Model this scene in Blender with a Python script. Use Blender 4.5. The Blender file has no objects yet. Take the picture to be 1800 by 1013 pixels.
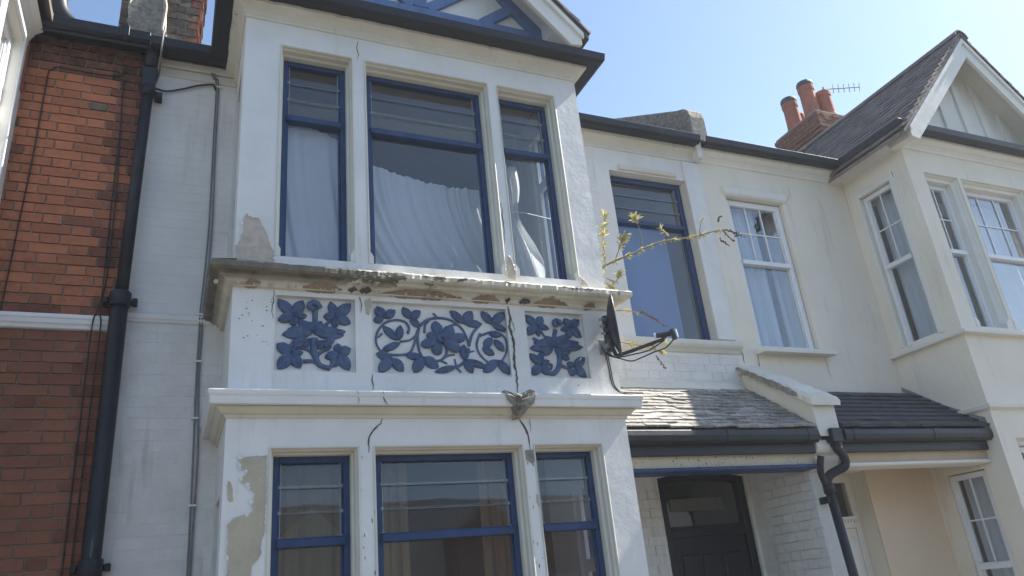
import bpy, bmesh, math, random
from mathutils import Vector, Matrix
random.seed(7)
sc = bpy.context.scene
COL = sc.collection
R = math.radians
# ------------------------------------------------------------------ camera, sky, sun, exposure
cam_d = bpy.data.cameras.new('camera'); cam = bpy.data.objects.new('camera', cam_d); COL.objects.link(cam)
cam_d.sensor_width = 36; cam_d.lens = 1333.95 / 1800 * 36; cam_d.clip_start = .05; cam_d.clip_end = 2000
_a, _b, _c = 0.438366719, 0.390587021, -0.101232401
_r = Vector((math.cos(_a), -math.sin(_a), 0)); _f0 = Vector((math.sin(_a), math.cos(_a), 0)); _u0 = Vector((0, 0, 1))
_f = _f0 * math.cos(_b) + _u0 * math.sin(_b); _u = _u0 * math.cos(_b) - _f0 * math.sin(_b)
_r2 = _r * math.cos(_c) + _u * math.sin(_c); _u2 = _u * math.cos(_c) - _r * math.sin(_c)
_m = Matrix((_r2, _u2, -_f)).transposed().to_4x4(); _m.translation = (-0.24046, -4.2824, 1.74164)
cam.matrix_world = _m
sc.camera = cam
SUN_EL, SUN_FRONT = 46.0, 2.3           # degrees: height, and how far the sun stands in front of the facade plane (+x side)
_s = Vector((math.cos(R(SUN_EL)) * math.cos(R(SUN_FRONT)), -math.cos(R(SUN_EL)) * math.sin(R(SUN_FRONT)), math.sin(R(SUN_EL))))
sun_d = bpy.data.lights.new('sun', 'SUN'); sun = bpy.data.objects.new('sun', sun_d); COL.objects.link(sun)
sun_d.energy = 5.0; sun_d.angle = R(.53); sun_d.color = (1, .95, .86)
sun.rotation_euler = _s.to_track_quat('Z', 'Y').to_euler()
w = bpy.data.worlds.new('World'); sc.world = w; w.use_nodes = True
wn = w.node_tree.nodes; sky = wn.new('ShaderNodeTexSky'); sky.sky_type = 'NISHITA'; sky.sun_disc = False
sky.sun_elevation = R(SUN_EL); sky.sun_rotation = R(90 + SUN_FRONT); sky.air_density = 1.1; sky.dust_density = .55; sky.ozone_density = 1.7
bg = wn['Background']; bg.inputs['Strength'].default_value = .088
w.node_tree.links.new(sky.outputs[0], bg.inputs['Color'])
vs = sc.view_settings; vs.view_transform = 'Standard'; vs.look = 'None'; vs.exposure = 1.42; vs.gamma = 1; vs.use_curve_mapping = False
# ------------------------------------------------------------------ materials
def nt(name):
    m = bpy.data.materials.new(name); m.use_nodes = True
    t = m.node_tree; return m, t, t.nodes, t.links, t.nodes['Principled BSDF']
def noise(N, L, co, scale, detail=4, rough=.55, stretch=None):
    n = N.new('ShaderNodeTexNoise'); n.inputs['Scale'].default_value = scale; n.inputs['Detail'].default_value = detail; n.inputs['Roughness'].default_value = rough
    if stretch:
        mp = N.new('ShaderNodeMapping'); mp.inputs['Scale'].default_value = stretch; L.new(co, mp.inputs[0]); co = mp.outputs[0]
    L.new(co, n.inputs['Vector']); return n.outputs['Fac']
def ramp(N, L, fac, a, b):
    r = N.new('ShaderNodeMapRange'); r.inputs[1].default_value = a; r.inputs[2].default_value = b; L.new(fac, r.inputs[0]); return r.outputs[0]
def mix(N, L, fac, c1, c2):
    x = N.new('ShaderNodeMix'); x.data_type = 'RGBA'
    if isinstance(fac, (int, float)): x.inputs[0].default_value = fac
    else: L.new(fac, x.inputs[0])
    for c, i in ((c1, 6), (c2, 7)):
        if isinstance(c, tuple): x.inputs[i].default_value = (*c, 1)
        else: L.new(c, x.inputs[i])
    return x.outputs[2]
def paint(name, c, c2=None, rough=.6, scale=3., streak=None, streak_amt=(.55, .8), speck=None, bump=.25, bscale=40., bdist=.004, per_obj=0., fine=None, chips=None, spec=.4):
    """painted / mineral surface: broad mottling, optional vertical streaks, specks, chips, fine relief"""
    m, t, N, L, B = nt(name)
    co = N.new('ShaderNodeNewGeometry').outputs['Position']
    c2 = c2 or tuple(v * .86 for v in c)
    col = mix(N, L, ramp(N, L, noise(N, L, co, scale, 6, .6), .35, .68), c, c2)
    if fine: col = mix(N, L, ramp(N, L, noise(N, L, co, fine[1], 3), .4, .7), col, fine[0])
    if streak: col = mix(N, L, ramp(N, L, noise(N, L, co, 1.0, 5, .6, (9, 9, .9)), *streak_amt), col, streak)
    if speck: col = mix(N, L, ramp(N, L, noise(N, L, co, speck[1], 2), speck[2], speck[2] + .06), col, speck[0])
    if chips: col = mix(N, L, ramp(N, L, noise(N, L, co, chips[1], 7, .65), chips[2], chips[2] + .015), col, chips[0])
    if per_obj:
        oi = N.new('ShaderNodeObjectInfo'); hv = N.new('ShaderNodeHueSaturation')
        mr = N.new('ShaderNodeMapRange'); mr.inputs[3].default_value = 1 - per_obj; mr.inputs[4].default_value = 1 + per_obj * .7
        L.new(oi.outputs['Random'], mr.inputs[0]); L.new(mr.outputs[0], hv.inputs['Value']); L.new(col, hv.inputs['Color']); col = hv.outputs[0]
    L.new(col, B.inputs['Base Color']); B.inputs['Roughness'].default_value = rough; B.inputs['Specular IOR Level'].default_value = spec
    if bump:
        b = N.new('ShaderNodeBump'); b.inputs['Strength'].default_value = bump; b.inputs['Distance'].default_value = bdist
        L.new(noise(N, L, co, bscale, 5, .65), b.inputs['Height'])
        b2 = N.new('ShaderNodeBump'); b2.inputs['Strength'].default_value = bump; b2.inputs['Distance'].default_value = .02
        L.new(noise(N, L, co, 4., 3), b2.inputs['Height']); L.new(b2.outputs[0], b.inputs['Normal']); L.new(b.outputs[0], B.inputs['Normal'])
    return m
def glass_mat(name, tint=(.9, .93, .95), boost=1.0, dust=.05):
    m, t, N, L, B = nt(name); N.remove(B); out = N['Material Output']
    tr = N.new('ShaderNodeBsdfTransparent'); tr.inputs[0].default_value = (*tint, 1)
    gl = N.new('ShaderNodeBsdfGlossy'); gl.inputs['Roughness'].default_value = .015
    co = N.new('ShaderNodeNewGeometry').outputs['Position']
    bp = N.new('ShaderNodeBump'); bp.inputs['Strength'].default_value = .12; bp.inputs['Distance'].default_value = .01; L.new(noise(N, L, co, 2.2, 1), bp.inputs['Height']); L.new(bp.outputs[0], gl.inputs['Normal'])
    fr = N.new('ShaderNodeFresnel'); fr.inputs[0].default_value = 1.5
    mu = N.new('ShaderNodeMath'); mu.operation = 'MULTIPLY'; mu.use_clamp = True; mu.inputs[1].default_value = 1.9 * boost; ge = N.new('ShaderNodeNewGeometry'); iv = N.new('ShaderNodeMath'); iv.operation = 'SUBTRACT'; iv.inputs[0].default_value = 1; L.new(ge.outputs['Backfacing'], iv.inputs[1])
    m0 = N.new('ShaderNodeMath'); m0.operation = 'MULTIPLY'; L.new(fr.outputs[0], m0.inputs[0]); L.new(iv.outputs[0], m0.inputs[1]); L.new(m0.outputs[0], mu.inputs[0])
    mx = N.new('ShaderNodeMixShader'); L.new(mu.outputs[0], mx.inputs[0]); L.new(tr.outputs[0], mx.inputs[1]); L.new(gl.outputs[0], mx.inputs[2])
    df = N.new('ShaderNodeBsdfDiffuse'); df.inputs[0].default_value = (.5, .5, .48, 1)
    m2 = N.new('ShaderNodeMixShader'); d = N.new('ShaderNodeMath'); d.operation = 'MULTIPLY'; d.inputs[1].default_value = dust * 2; L.new(noise(N, L, co, 5, 5), d.inputs[0])
    L.new(d.outputs[0], m2.inputs[0]); L.new(mx.outputs[0], m2.inputs[1]); L.new(df.outputs[0], m2.inputs[2]); L.new(m2.outputs[0], out.inputs[0])
    return m
def cloth(name, c, alpha=.0, trans=.45, lace=None):
    """thin cloth: diffuse + translucent, see-through by alpha; lace = (z_bottom, height) of an openwork band"""
    m, t, N, L, B = nt(name); N.remove(B); out = N['Material Output']
    df = N.new('ShaderNodeBsdfDiffuse'); tl = N.new('ShaderNodeBsdfTranslucent'); df.inputs[0].default_value = tl.inputs[0].default_value = (*c, 1)
    mx = N.new('ShaderNodeMixShader'); mx.inputs[0].default_value = trans; L.new(df.outputs[0], mx.inputs[1]); L.new(tl.outputs[0], mx.inputs[2])
    last = mx.outputs[0]
    if alpha > 0:
        tp = N.new('ShaderNodeBsdfTransparent'); m2 = N.new('ShaderNodeMixShader'); L.new(last, m2.inputs[1]); L.new(tp.outputs[0], m2.inputs[2])
        if lace:
            uv = N.new('ShaderNodeUVMap'); sp = N.new('ShaderNodeSeparateXYZ'); L.new(uv.outputs[0], sp.inputs[0])
            def M(op, a, b=0.):
                n = N.new('ShaderNodeMath'); n.operation = op
                for k, v in enumerate((a, b)):
                    if isinstance(v, (int, float)): n.inputs[k].default_value = v
                    else: L.new(v, n.inputs[k])
                return n.outputs[0]
            x, z = sp.outputs[0], sp.outputs[1]
            band = M('MULTIPLY', M('GREATER_THAN', z, .13), M('LESS_THAN', z, .175))
            dots = M('GREATER_THAN', M('ABSOLUTE', M('MULTIPLY', M('SINE', M('MULTIPLY', x, 240.)), M('SINE', M('MULTIPLY', z, 240.)))), .25)
            hem = M('LESS_THAN', M('ABSOLUTE', M('SUBTRACT', z, M('ADD', .055, M('MULTIPLY', M('ABSOLUTE', M('SINE', M('MULTIPLY', x, 28.))), .035)))), .007)
            fl = M('LESS_THAN', M('ABSOLUTE', M('SUBTRACT', M('MULTIPLY', M('SINE', M('MULTIPLY', x, 40.)), M('SINE', M('MULTIPLY', z, 60.))), .55)), .12)
            fl = M('MULTIPLY', fl, M('LESS_THAN', z, .12))
            solid = M('MAXIMUM', M('MAXIMUM', M('MULTIPLY', band, dots), hem), fl)
            a = M('MULTIPLY', alpha, M('SUBTRACT', 1.0, M('MULTIPLY', solid, .9)))
            L.new(a, m2.inputs[0])
        else: m2.inputs[0].default_value = alpha
        last = m2.outputs[0]
    L.new(last, out.inputs[0]); return m
M = {}
M['white'] = paint('white_masonry_paint', (.76, .75, .725), (.66, .65, .62), .6, 2.2, streak=(.52, .50, .44), streak_amt=(.58, .85), bump=.35, bscale=55, bdist=.004, chips=((.40, .38, .34), 6., .765))
M['trim'] = paint('cream_trim_paint', (.68, .66, .59), (.61, .585, .50), .55, 3.5, streak=(.46, .42, .32), streak_amt=(.6, .85), bump=.25, bscale=60, bdist=.003, chips=((.36, .31, .24), 9., .73))
M['cove'] = paint('yellowish_trim_paint', (.64, .61, .50), (.57, .54, .43), .55, 3.5, streak=(.42, .38, .28), streak_amt=(.6, .85), bump=.25, bscale=60, bdist=.003)  # yellower colour for the cove of the lower cornice
M['brickwhite'] = paint('white_painted_brick', (.73, .725, .70), (.66, .65, .62), .65, 6, streak=(.44, .41, .34), streak_amt=(.58, .8), bump=.6, bscale=45, bdist=.006, per_obj=.05)
M['cream'] = paint('cream_render', (.83, .765, .65), (.75, .69, .58), .8, 1.3, streak=(.56, .52, .44), streak_amt=(.56, .85), bump=.25, bscale=120, bdist=.002)
M['bouncetint'] = paint('bounce_tinted_render', (.72, .59, .44), (.65, .53, .39), .85, 1.6, bump=.25, bscale=120, bdist=.002)  # cream render with the porch's warm bounced light painted into its colour
M['creamtrim'] = paint('offwhite_trim_paint', (.78, .76, .70), (.71, .69, .62), .6, 3, streak=(.52, .49, .42), streak_amt=(.64, .9), bump=.2, bscale=60, bdist=.003)
M['upvc'] = paint('white_plastic', (.78, .79, .80), (.74, .75, .76), .3, 3, bump=0)
M['blue'] = paint('blue_gloss_paint', (.028, .062, .155), (.02, .046, .12), .5, 9, streak=(.05, .08, .14), streak_amt=(.55, .8), bump=.3, bscale=50, bdist=.002, chips=((.25, .27, .30), 14., .72))
M['blueflat'] = paint('slate_blue_paint', (.082, .128, .235), (.06, .097, .185), .65, 9, fine=((.11, .155, .26), 25), streak=(.035, .05, .09), streak_amt=(.55, .8), bump=.6, bscale=60, bdist=.004, chips=((.45, .45, .44), 22., .72))
M['black'] = paint('black_gutter_paint', (.013, .016, .022), (.02, .023, .029), .5, 6, streak=(.03, .03, .03), streak_amt=(.6, .85), bump=.3, bscale=35, bdist=.004)
M['bluetimber'] = paint('faded_blue_timber', (.14, .22, .41), (.105, .17, .33), .7, 7, streak=(.08, .12, .22), streak_amt=(.55, .8), bump=.4, bscale=50, bdist=.003)
M['edge'] = paint('glass_edge', (.15, .18, .20), (.12, .15, .165), .4, 9, bump=0)
M['redbrick'] = paint('red_brick', (.42, .155, .078), (.34, .125, .065), .85, 9, fine=((.44, .17, .09), 30), bump=.7, bscale=70, bdist=.004, per_obj=.22, speck=((.10, .04, .03), 60, .68))
M['sootbrick'] = paint('sooty_brick', (.12, .05, .035), (.05, .032, .026), .9, 6, fine=((.20, .09, .05), 25), bump=.7, bscale=60, bdist=.004, per_obj=.35)
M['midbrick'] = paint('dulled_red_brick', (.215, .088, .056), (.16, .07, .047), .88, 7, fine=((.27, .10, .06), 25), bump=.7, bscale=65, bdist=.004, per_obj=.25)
M['stock'] = paint('stock_brick', (.13, .105, .08), (.07, .06, .05), .9, 8, fine=((.19, .145, .10), 22), bump=.8, bscale=60, bdist=.005, per_obj=.3)
M['mortar'] = paint('grey_mortar', (.33, .275, .22), (.22, .18, .145), .95, 7, bump=.6, bscale=90, bdist=.004)
M['cement'] = paint('grey_cement', (.26, .245, .21), (.15, .14, .12), .95, 9, fine=((.36, .33, .28), 28), bump=1., bscale=35, bdist=.012)
M['plaster'] = paint('bare_plaster', (.50, .42, .35), (.42, .36, .29), .9, 7, fine=((.56, .49, .42), 22), bump=.6, bscale=40, bdist=.006)
M['plaster2'] = paint('bare_yellow_render', (.48, .43, .31), (.38, .345, .255), .9, 6, fine=((.48, .42, .33), 14), bump=.6, bscale=40, bdist=.006)
M['brown'] = paint('exposed_brown_render', (.36, .26, .175), (.25, .18, .125), .95, 9, bump=.8, bscale=35, bdist=.01)
M['lowbrick'] = paint('shaded_red_brick', (.27, .11, .066), (.22, .092, .058), .88, 5, bump=.7, bscale=65, bdist=.004, per_obj=.14)  # shade on the lower wall put into a darker brick colour
M['crack'] = paint('crack_shadow', (.075, .07, .065), (.11, .10, .09), 1, 20, bump=0)
M['slate'] = paint('weathered_slate', (.29, .275, .25), (.18, .172, .165), .9, 14, fine=((.38, .365, .33), 30), speck=((.05, .045, .04), 50, .66), bump=1., bscale=45, bdist=.008, per_obj=.3)
M['darktile'] = paint('dark_roof_tile', (.035, .04, .052), (.055, .058, .066), .6, 8, speck=((.3, .3, .3), 40, .76), bump=.6, bscale=70, bdist=.004, per_obj=.25)
M['browntile'] = paint('brown_roof_tile', (.21, .175, .16), (.15, .125, .115), .8, 6, speck=((.4, .4, .38), 30, .78), bump=.6, bscale=60, bdist=.004, per_obj=.3)
M['lead'] = paint('lead_flashing', (.25, .26, .28), (.18, .19, .2), .6, 8, bump=.5, bscale=20, bdist=.01)
M['terracotta'] = paint('terracotta_pot', (.36, .12, .07), (.28, .09, .055), .8, 6, bump=.4, bscale=50)
M['pebble'] = paint('roughcast', (.60, .53, .40), (.52, .45, .33), .9, 4, speck=((.10, .09, .075), 55, .63), bump=1., bscale=60, bdist=.01)
M['pebble2'] = paint('tan_roughcast', (.55, .43, .28), (.49, .38, .25), .9, 4, speck=((.3, .22, .15), 70, .70), bump=1., bscale=80, bdist=.006)
M['door'] = paint('black_blue_door_paint', (.007, .008, .012), (.011, .011, .016), .45, 6, bump=.15, bscale=40)
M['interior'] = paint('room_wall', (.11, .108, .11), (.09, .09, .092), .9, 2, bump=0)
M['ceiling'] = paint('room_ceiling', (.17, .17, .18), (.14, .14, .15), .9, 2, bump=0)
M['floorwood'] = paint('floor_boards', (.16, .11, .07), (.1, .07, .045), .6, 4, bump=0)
M['glass'] = glass_mat('window_glass', (.93, .95, .97), 1.2, .03)
M['glass2'] = glass_mat('clean_window_glass', (.94, .96, .97), 1.7, .01)
M['net'] = cloth('net_curtain_cloth', (.95, .96, .98), .15, .28, lace=True)
M['curtain'] = cloth('pale_curtain_cloth', (.76, .82, .90), 0, .3)
M['suncurtain'] = cloth('white_curtain_cloth', (.93, .93, .91), 0, .5)
M['browncurtain'] = cloth('brown_curtain_cloth', (.30, .22, .13), 0, .3)
M['blind'] = paint('blue_blind', (.14, .24, .46), (.125, .215, .42), .7, 1, bump=0)
M['plate'] = paint('worn_nameplate', (.11, .11, .10), (.09, .09, .085), .6, 8, bump=.1)
M['dishm'] = paint('dark_grey_metal', (.035, .038, .045), (.05, .052, .06), .4, 12, bump=.1, bscale=80, bdist=.001)
M['galv'] = paint('galvanised_steel', (.30, .31, .33), (.22, .23, .24), .45, 20, bump=.2, bscale=60)
M['cable'] = paint('black_cable', (.02, .02, .022), (.03, .03, .03), .5, 20, bump=0)
M['gcable'] = paint('grey_cable', (.22, .22, .23), (.15, .15, .16), .5, 20, bump=0)
M['asphalt'] = paint('asphalt', (.05, .05, .052), (.07, .07, .07), .9, 2, bump=.6, bscale=120)
M['paving'] = paint('concrete_paving', (.11, .10, .085), (.08, .073, .063), .9, 2, bump=.4, bscale=60)
M['soil'] = paint('ground_earth', (.075, .07, .05), (.05, .06, .03), .95, .6, bump=.5, bscale=20)
M['stem'] = paint('woody_stem', (.26, .20, .12), (.18, .13, .08), .8, 30, bump=.3, bscale=90)
M['seed'] = paint('dry_seedhead', (.13, .07, .045), (.09, .05, .03), .9, 40, bump=.3, bscale=90)
def leaf_mat():
    m, t, N, L, B = nt('buddleia_leaf')
    oi = N.new('ShaderNodeObjectInfo'); c = mix(N, L, oi.outputs['Random'], (.32, .33, .13), (.50, .44, .26)); out = N['Material Output']
    L.new(c, B.inputs['Base Color']); B.inputs['Roughness'].default_value = .55
    tl = N.new('ShaderNodeBsdfTranslucent'); L.new(c, tl.inputs[0]); mx = N.new('ShaderNodeMixShader'); mx.inputs[0].default_value = .35
    L.new(B.outputs[0], mx.inputs[1]); L.new(tl.outputs[0], mx.inputs[2]); L.new(mx.outputs[0], out.inputs[0]); return m
M['leaf'] = leaf_mat()
def sill_mat():
    m, t, N, L, B = nt('weathered_sill_paint')
    co = N.new('ShaderNodeNewGeometry').outputs['Position']
    base = mix(N, L, ramp(N, L, noise(N, L, co, 5, 6), .4, .7), (.66, .62, .51), (.52, .47, .36))
    sx = N.new('ShaderNodeSeparateXYZ'); L.new(co, sx.inputs[0])
    g = N.new('ShaderNodeMapRange'); g.inputs[1].default_value = -.2; g.inputs[2].default_value = 1.3; g.inputs[3].default_value = .72; g.inputs[4].default_value = .36; L.new(sx.outputs[0], g.inputs[0])
    n = noise(N, L, co, 7, 7, .68, (1, 1, 2.2)); a = N.new('ShaderNodeMath'); a.operation = 'ADD'; L.new(n, a.inputs[0]); L.new(g.outputs[0], a.inputs[1])
    bare = mix(N, L, ramp(N, L, noise(N, L, co, 12, 6), .35, .7), (.20, .17, .13), (.09, .08, .065))
    zz = ramp(N, L, sx.outputs[2], 3.592, 3.615)
    mu = N.new('ShaderNodeMath'); mu.operation = 'MULTIPLY'; L.new(ramp(N, L, a.outputs[0], .93, .96), mu.inputs[0]); L.new(zz, mu.inputs[1])
    col = mix(N, L, mu.outputs[0], base, bare)
    L.new(col, B.inputs['Base Color']); B.inputs['Roughness'].default_value = .8
    b = N.new('ShaderNodeBump'); b.inputs['Strength'].default_value = .8; b.inputs['Distance'].default_value = .012; L.new(n, b.inputs['Height']); L.new(b.outputs[0], B.inputs['Normal'])
    return m
M['sillm'] = sill_mat()
# ------------------------------------------------------------------ mesh helpers
class MB:
    def __init__(s): s.v = []; s.f = []; s.uv = None
    def quad(s, *p):
        i = len(s.v); s.v += [tuple(q) for q in p]; s.f.append(tuple(range(i, i + len(p)))); return s
    def box(s, x0, x1, y0, y1, z0, z1, mp=None):
        P = [(x, y, z) for x in (x0, x1) for y in (y0, y1) for z in (z0, z1)]
        if mp: P = [mp(*p) for p in P]
        i = len(s.v); s.v += P
        for f in ((0, 1, 3, 2), (4, 6, 7, 5), (0, 4, 5, 1), (2, 3, 7, 6), (0, 2, 6, 4), (1, 5, 7, 3)): s.f.append(tuple(i + k for k in f))
        return s
    def prism(s, poly, fn):
        """poly of 2D points swept between fn(p,0) and fn(p,1)"""
        n = len(poly); i = len(s.v)
        s.v += [fn(p, 0) for p in poly] + [fn(p, 1) for p in poly]
        s.f.append(tuple(range(i, i + n))); s.f.append(tuple(range(i + 2 * n - 1, i + n - 1, -1)))
        for k in range(n): s.f.append((i + k, i + (k + 1) % n, i + n + (k + 1) % n, i + n + k))
        return s
    def loft(s, rings, closed=True, caps=True):
        i = len(s.v); n = len(rings[0])
        for r in rings: s.v += [tuple(p) for p in r]
        for a in range(len(rings) - 1):
            for k in range(n if closed else n - 1):
                b = (k + 1) % n; s.f.append((i + a * n + k, i + a * n + b, i + (a + 1) * n + b, i + (a + 1) * n + k))
        if caps and closed: s.f.append(tuple(range(i, i + n))); s.f.append(tuple(range(i + len(rings) * n - 1, i + (len(rings) - 1) * n - 1, -1)))
        return s
    def tube(s, pts, r, seg=8, caps=True):
        pts = [Vector(p) for p in pts]; rs = r if isinstance(r, (list, tuple)) else [r] * len(pts); rings = []; up = None
        for k, p in enumerate(pts):
            d = (pts[min(k + 1, len(pts) - 1)] - pts[max(k - 1, 0)]).normalized()
            if up is None:
                up = d.orthogonal().normalized()
            else:
                up = (up - d * up.dot(d)); up = up.normalized() if up.length > 1e-6 else d.orthogonal().normalized()
            sd = d.cross(up)
            rings.append([p + (up * math.cos(t) + sd * math.sin(t)) * rs[k] for t in [2 * math.pi * q / seg for q in range(seg)]])
        return s.loft(rings, True, caps)
    def sweep(s, prof, path):
        """closed profile [(out, z)] mitred along plan path [(x,y)]; outward is the right-hand side of travel"""
        P = [Vector(p) for p in path]; rings = []
        for k, p in enumerate(P):
            ns = []
            if k > 0: d = (p - P[k - 1]).normalized(); ns.append(Vector((d.y, -d.x)))
            if k < len(P) - 1: d = (P[k + 1] - p).normalized(); ns.append(Vector((d.y, -d.x)))
            n = ns[0] if len(ns) == 1 else (ns[0] + ns[1]) / (1 + ns[0].dot(ns[1]))
            rings.append([(p.x + n.x * o, p.y + n.y * o, z) for o, z in prof])
        return s.loft(rings, True, True)
    def build(s, name, mat, parent=None, smooth=False, bevel=0., mesh_only=False, jitter=0.):
        me = bpy.data.meshes.new(name); me.from_pydata(s.v, [], s.f)
        bm = bmesh.new(); bm.from_mesh(me)
        if s.uv:
            lay = bm.loops.layers.uv.new('UVMap'); bm.verts.ensure_lookup_table()
            for f in bm.faces:
                for l in f.loops: l[lay].uv = s.uv[l.vert.index]
        bmesh.ops.recalc_face_normals(bm, faces=bm.faces)
        if bevel: bmesh.ops.bevel(bm, geom=list(bm.edges), offset=bevel, segments=1, affect='EDGES', clamp_overlap=True)
        if jitter:
            for v in bm.verts: v.co += Vector((random.uniform(-1, 1), random.uniform(-1, 1), random.uniform(-1, 1))) * jitter
        bm.to_mesh(me); bm.free()
        if smooth: me.polygons.foreach_set('use_smooth', [True] * len(me.polygons))
        me.materials.append(M[mat] if isinstance(mat, str) else mat)
        if mesh_only: return me
        return link(name, me, parent)
def link(name, me, parent=None):
    o = bpy.data.objects.new(name, me); COL.objects.link(o)
    if parent is not None: o.parent = parent
    return o
def part(name, mat, parent, fn, **k):
    b = MB(); fn(b); return b.build(name, mat, parent, **k)
def tag(o, label=None, cat=None, group=None, kind=None):
    if label: o['label'] = label
    if cat: o['category'] = cat
    if group: o['group'] = group
    if kind: o['kind'] = kind
    return o
def thing(name, label, cat, group=None, loc=(0, 0, 0)):
    o = bpy.data.objects.new(name, None); COL.objects.link(o); o.empty_display_size = .2; o.location = loc
    return tag(o, label, cat, group)
FRONT = lambda y0: (lambda u, v, d: (u, y0 + d, v))          # faces the street
LEFTF = lambda x0: (lambda u, v, d: (x0 + d, u, v))          # faces -x
RIGHTF = lambda x0: (lambda u, v, d: (x0 - d, u, v))         # faces +x
def wall_grid(b, mp, u0, u1, v0, v1, th, holes, cut=.5):
    """wall of thickness th with rectangular openings; one clean skin, reveals included"""
    us = sorted({u0, u1, *[h[0] for h in holes], *[h[1] for h in holes]}); vs_ = sorted({v0, v1, *[h[2] for h in holes], *[h[3] for h in holes]})
    us = [u for u in us if u0 <= u <= u1]; vs_ = [v for v in vs_ if v0 <= v <= v1]
    solid = {}
    for i in range(len(us) - 1):
        for j in range(len(vs_) - 1):
            cu, cv = (us[i] + us[i + 1]) / 2, (vs_[j] + vs_[j + 1]) / 2
            solid[i, j] = not any(h[0] < cu < h[1] and h[2] < cv < h[3] for h in holes)
    for (i, j), sld in solid.items():
        if not sld: continue
        a, c, e, f = us[i], us[i + 1], vs_[j], vs_[j + 1]
        for d in (0, th): b.quad(mp(a, e, d), mp(c, e, d), mp(c, f, d), mp(a, f, d))
        for di, dj, p, q in ((-1, 0, (a, e), (a, f)), (1, 0, (c, e), (c, f)), (0, -1, (a, e), (c, e)), (0, 1, (a, f), (c, f))):
            if not solid.get((i + di, j + dj), False): b.quad(mp(*p, 0), mp(*q, 0), mp(*q, th), mp(*p, th))
ARCH = [(-.002, -.003), (.005, -.005), (.010, .004), (.011, .018), (.019, .030), (.020, .066), (.029, .076), (.031, .082), (.031, .135)]
def splay(b, mp, u0, u1, v0, v1, prof=ARCH, stop=.10):
    """moulded, splayed lining of an opening: left jamb, head, right jamb (mitred), with square stops at the foot"""
    rings = [[mp(u0 + i, v0, d), mp(u0 + i, v1 - i, d), mp(u1 - i, v1 - i, d), mp(u1 - i, v0, d)] for i, d in prof]
    b.loft(rings, closed=False)
    if stop:
        for s, e in ((1, u0 + .001), (-1, u1 - .001)):
            w_ = prof[-1][0]
            pts = lambda z0, z1: [mp(e, z0, -.002), mp(e + s * w_, z0, -.002), mp(e + s * w_, z0, .12), mp(e, z0, .12), mp(e, z1, -.002), mp(e + s * w_, z1 - .05, -.002), mp(e + s * w_, z1, .12), mp(e, z1 + .03, .12)]
            i = len(b.v); b.v += pts(v0, v0 + stop)
            for f in ((0, 1, 2, 3), (4, 7, 6, 5), (0, 4, 5, 1), (1, 5, 6, 2), (2, 6, 7, 3), (3, 7, 4, 0)): b.f.append(tuple(i + k for k in f))
def sash(parent, mp, u0, u1, v0, v1, vt, mat='blue', d0=.125, fw=.04, louvres=0, glazing=0, gl='glass', tr=.05, bars=(0, 0), name='window', inner=None, lower_fw=.03):
    """casement/louvre window: frame mesh, children: transom, panes, louvre blades, glazing bars"""
    d1 = d0 + .05
    b = MB()
    b.box(u0, u0 + fw, v0, v1, d0, d1, mp); b.box(u1 - fw, u1, v0, v1, d0, d1, mp)
    b.box(u0 + fw, u1 - fw, v1 - fw, v1, d0, d1, mp); b.box(u0 + fw, u1 - fw, v0, v0 + .03, d0, d1, mp)
    # inner bead
    for (a, c, e, f) in ((u0 + fw, u0 + fw + .012, v0 + .03, v1 - fw), (u1 - fw - .012, u1 - fw, v0 + .03, v1 - fw)): b.box(a, c, e, f, d0 + .018, d1 - .004, mp)
    fr = b.build(name, mat, parent, bevel=.003)
    part('transom', mat, fr, lambda q: q.prism([(d0 - .022, vt), (d0 - .022, vt + tr * .8), (d0 - .002, vt + tr), (d1 - .002, vt + tr), (d1 - .002, vt)], lambda p, t: mp(u0 + fw * .9 + (u1 - u0 - 1.8 * fw) * t, p[1], p[0])), bevel=.003)
    a, c = u0 + fw + .008, u1 - fw - .008
    part('pane', gl, fr, lambda q: q.box(a, c, v0 + .026, vt + .004, d0 + .026, d0 + .031, mp))
    lo, hi = vt + tr - .004, v1 - fw + .004
    if louvres:
        h = (hi - lo) / louvres
        for k in range(louvres):
            z0 = lo + k * h
            part('louvre', gl, fr, lambda q: q.prism([(d0 + .020, z0 - .004), (d0 + .026, z0 - .005), (d0 + .036, z0 + h + .010), (d0 + .030, z0 + h + .011)], lambda p, t: mp(a + (c - a) * t, p[1], p[0])))
            if k: part('louvre_edge', 'edge', fr, lambda q: q.box(a, c, z0 - .007, z0 - .002, d0 + .017, d0 + .0195, mp))
        for x in (a - .004, c - .008): part('louvre_carrier', 'galv', fr, lambda q: [q.box(x, x + .012, lo, hi, d0 + .02, d0 + .045, mp)] + [q.box(x - .003, x + .016, lo + k * h - .006, lo + k * h + .012, d0 + .014, d0 + .046, mp) for k in range(louvres)])
    else:
        part('pane', gl, fr, lambda q: q.box(a, c, lo, hi, d0 + .026, d0 + .031, mp))
    nb, nh = bars
    for k in range(nb):
        x = a + (c - a) * (k + 1) / (nb + 1); part('glazing_bar', mat, fr, lambda q: q.box(x - .0065, x + .0065, lo, hi, d0 + .016, d0 + .025, mp))
    for k in range(nh):
        z = lo + (hi - lo) * (k + 1) / (nh + 1); part('glazing_bar', mat, fr, lambda q: q.box(a, c, z - .0065, z + .0065, d0 + .0145, d0 + .0235, mp))
    if inner:
        for args in ((u0, u0 + fw + .02, v0, v1, d1 + .001, d1 + .03, mp), (u1 - fw - .02, u1, v0, v1, d1 + .001, d1 + .03, mp), (u0 + fw + .02, u1 - fw - .02, vt - .02, vt + tr + .01, d1 + .001, d1 + .03, mp)): part('inner_frame', inner, fr, lambda q: q.box(*args))
    return fr
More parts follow.
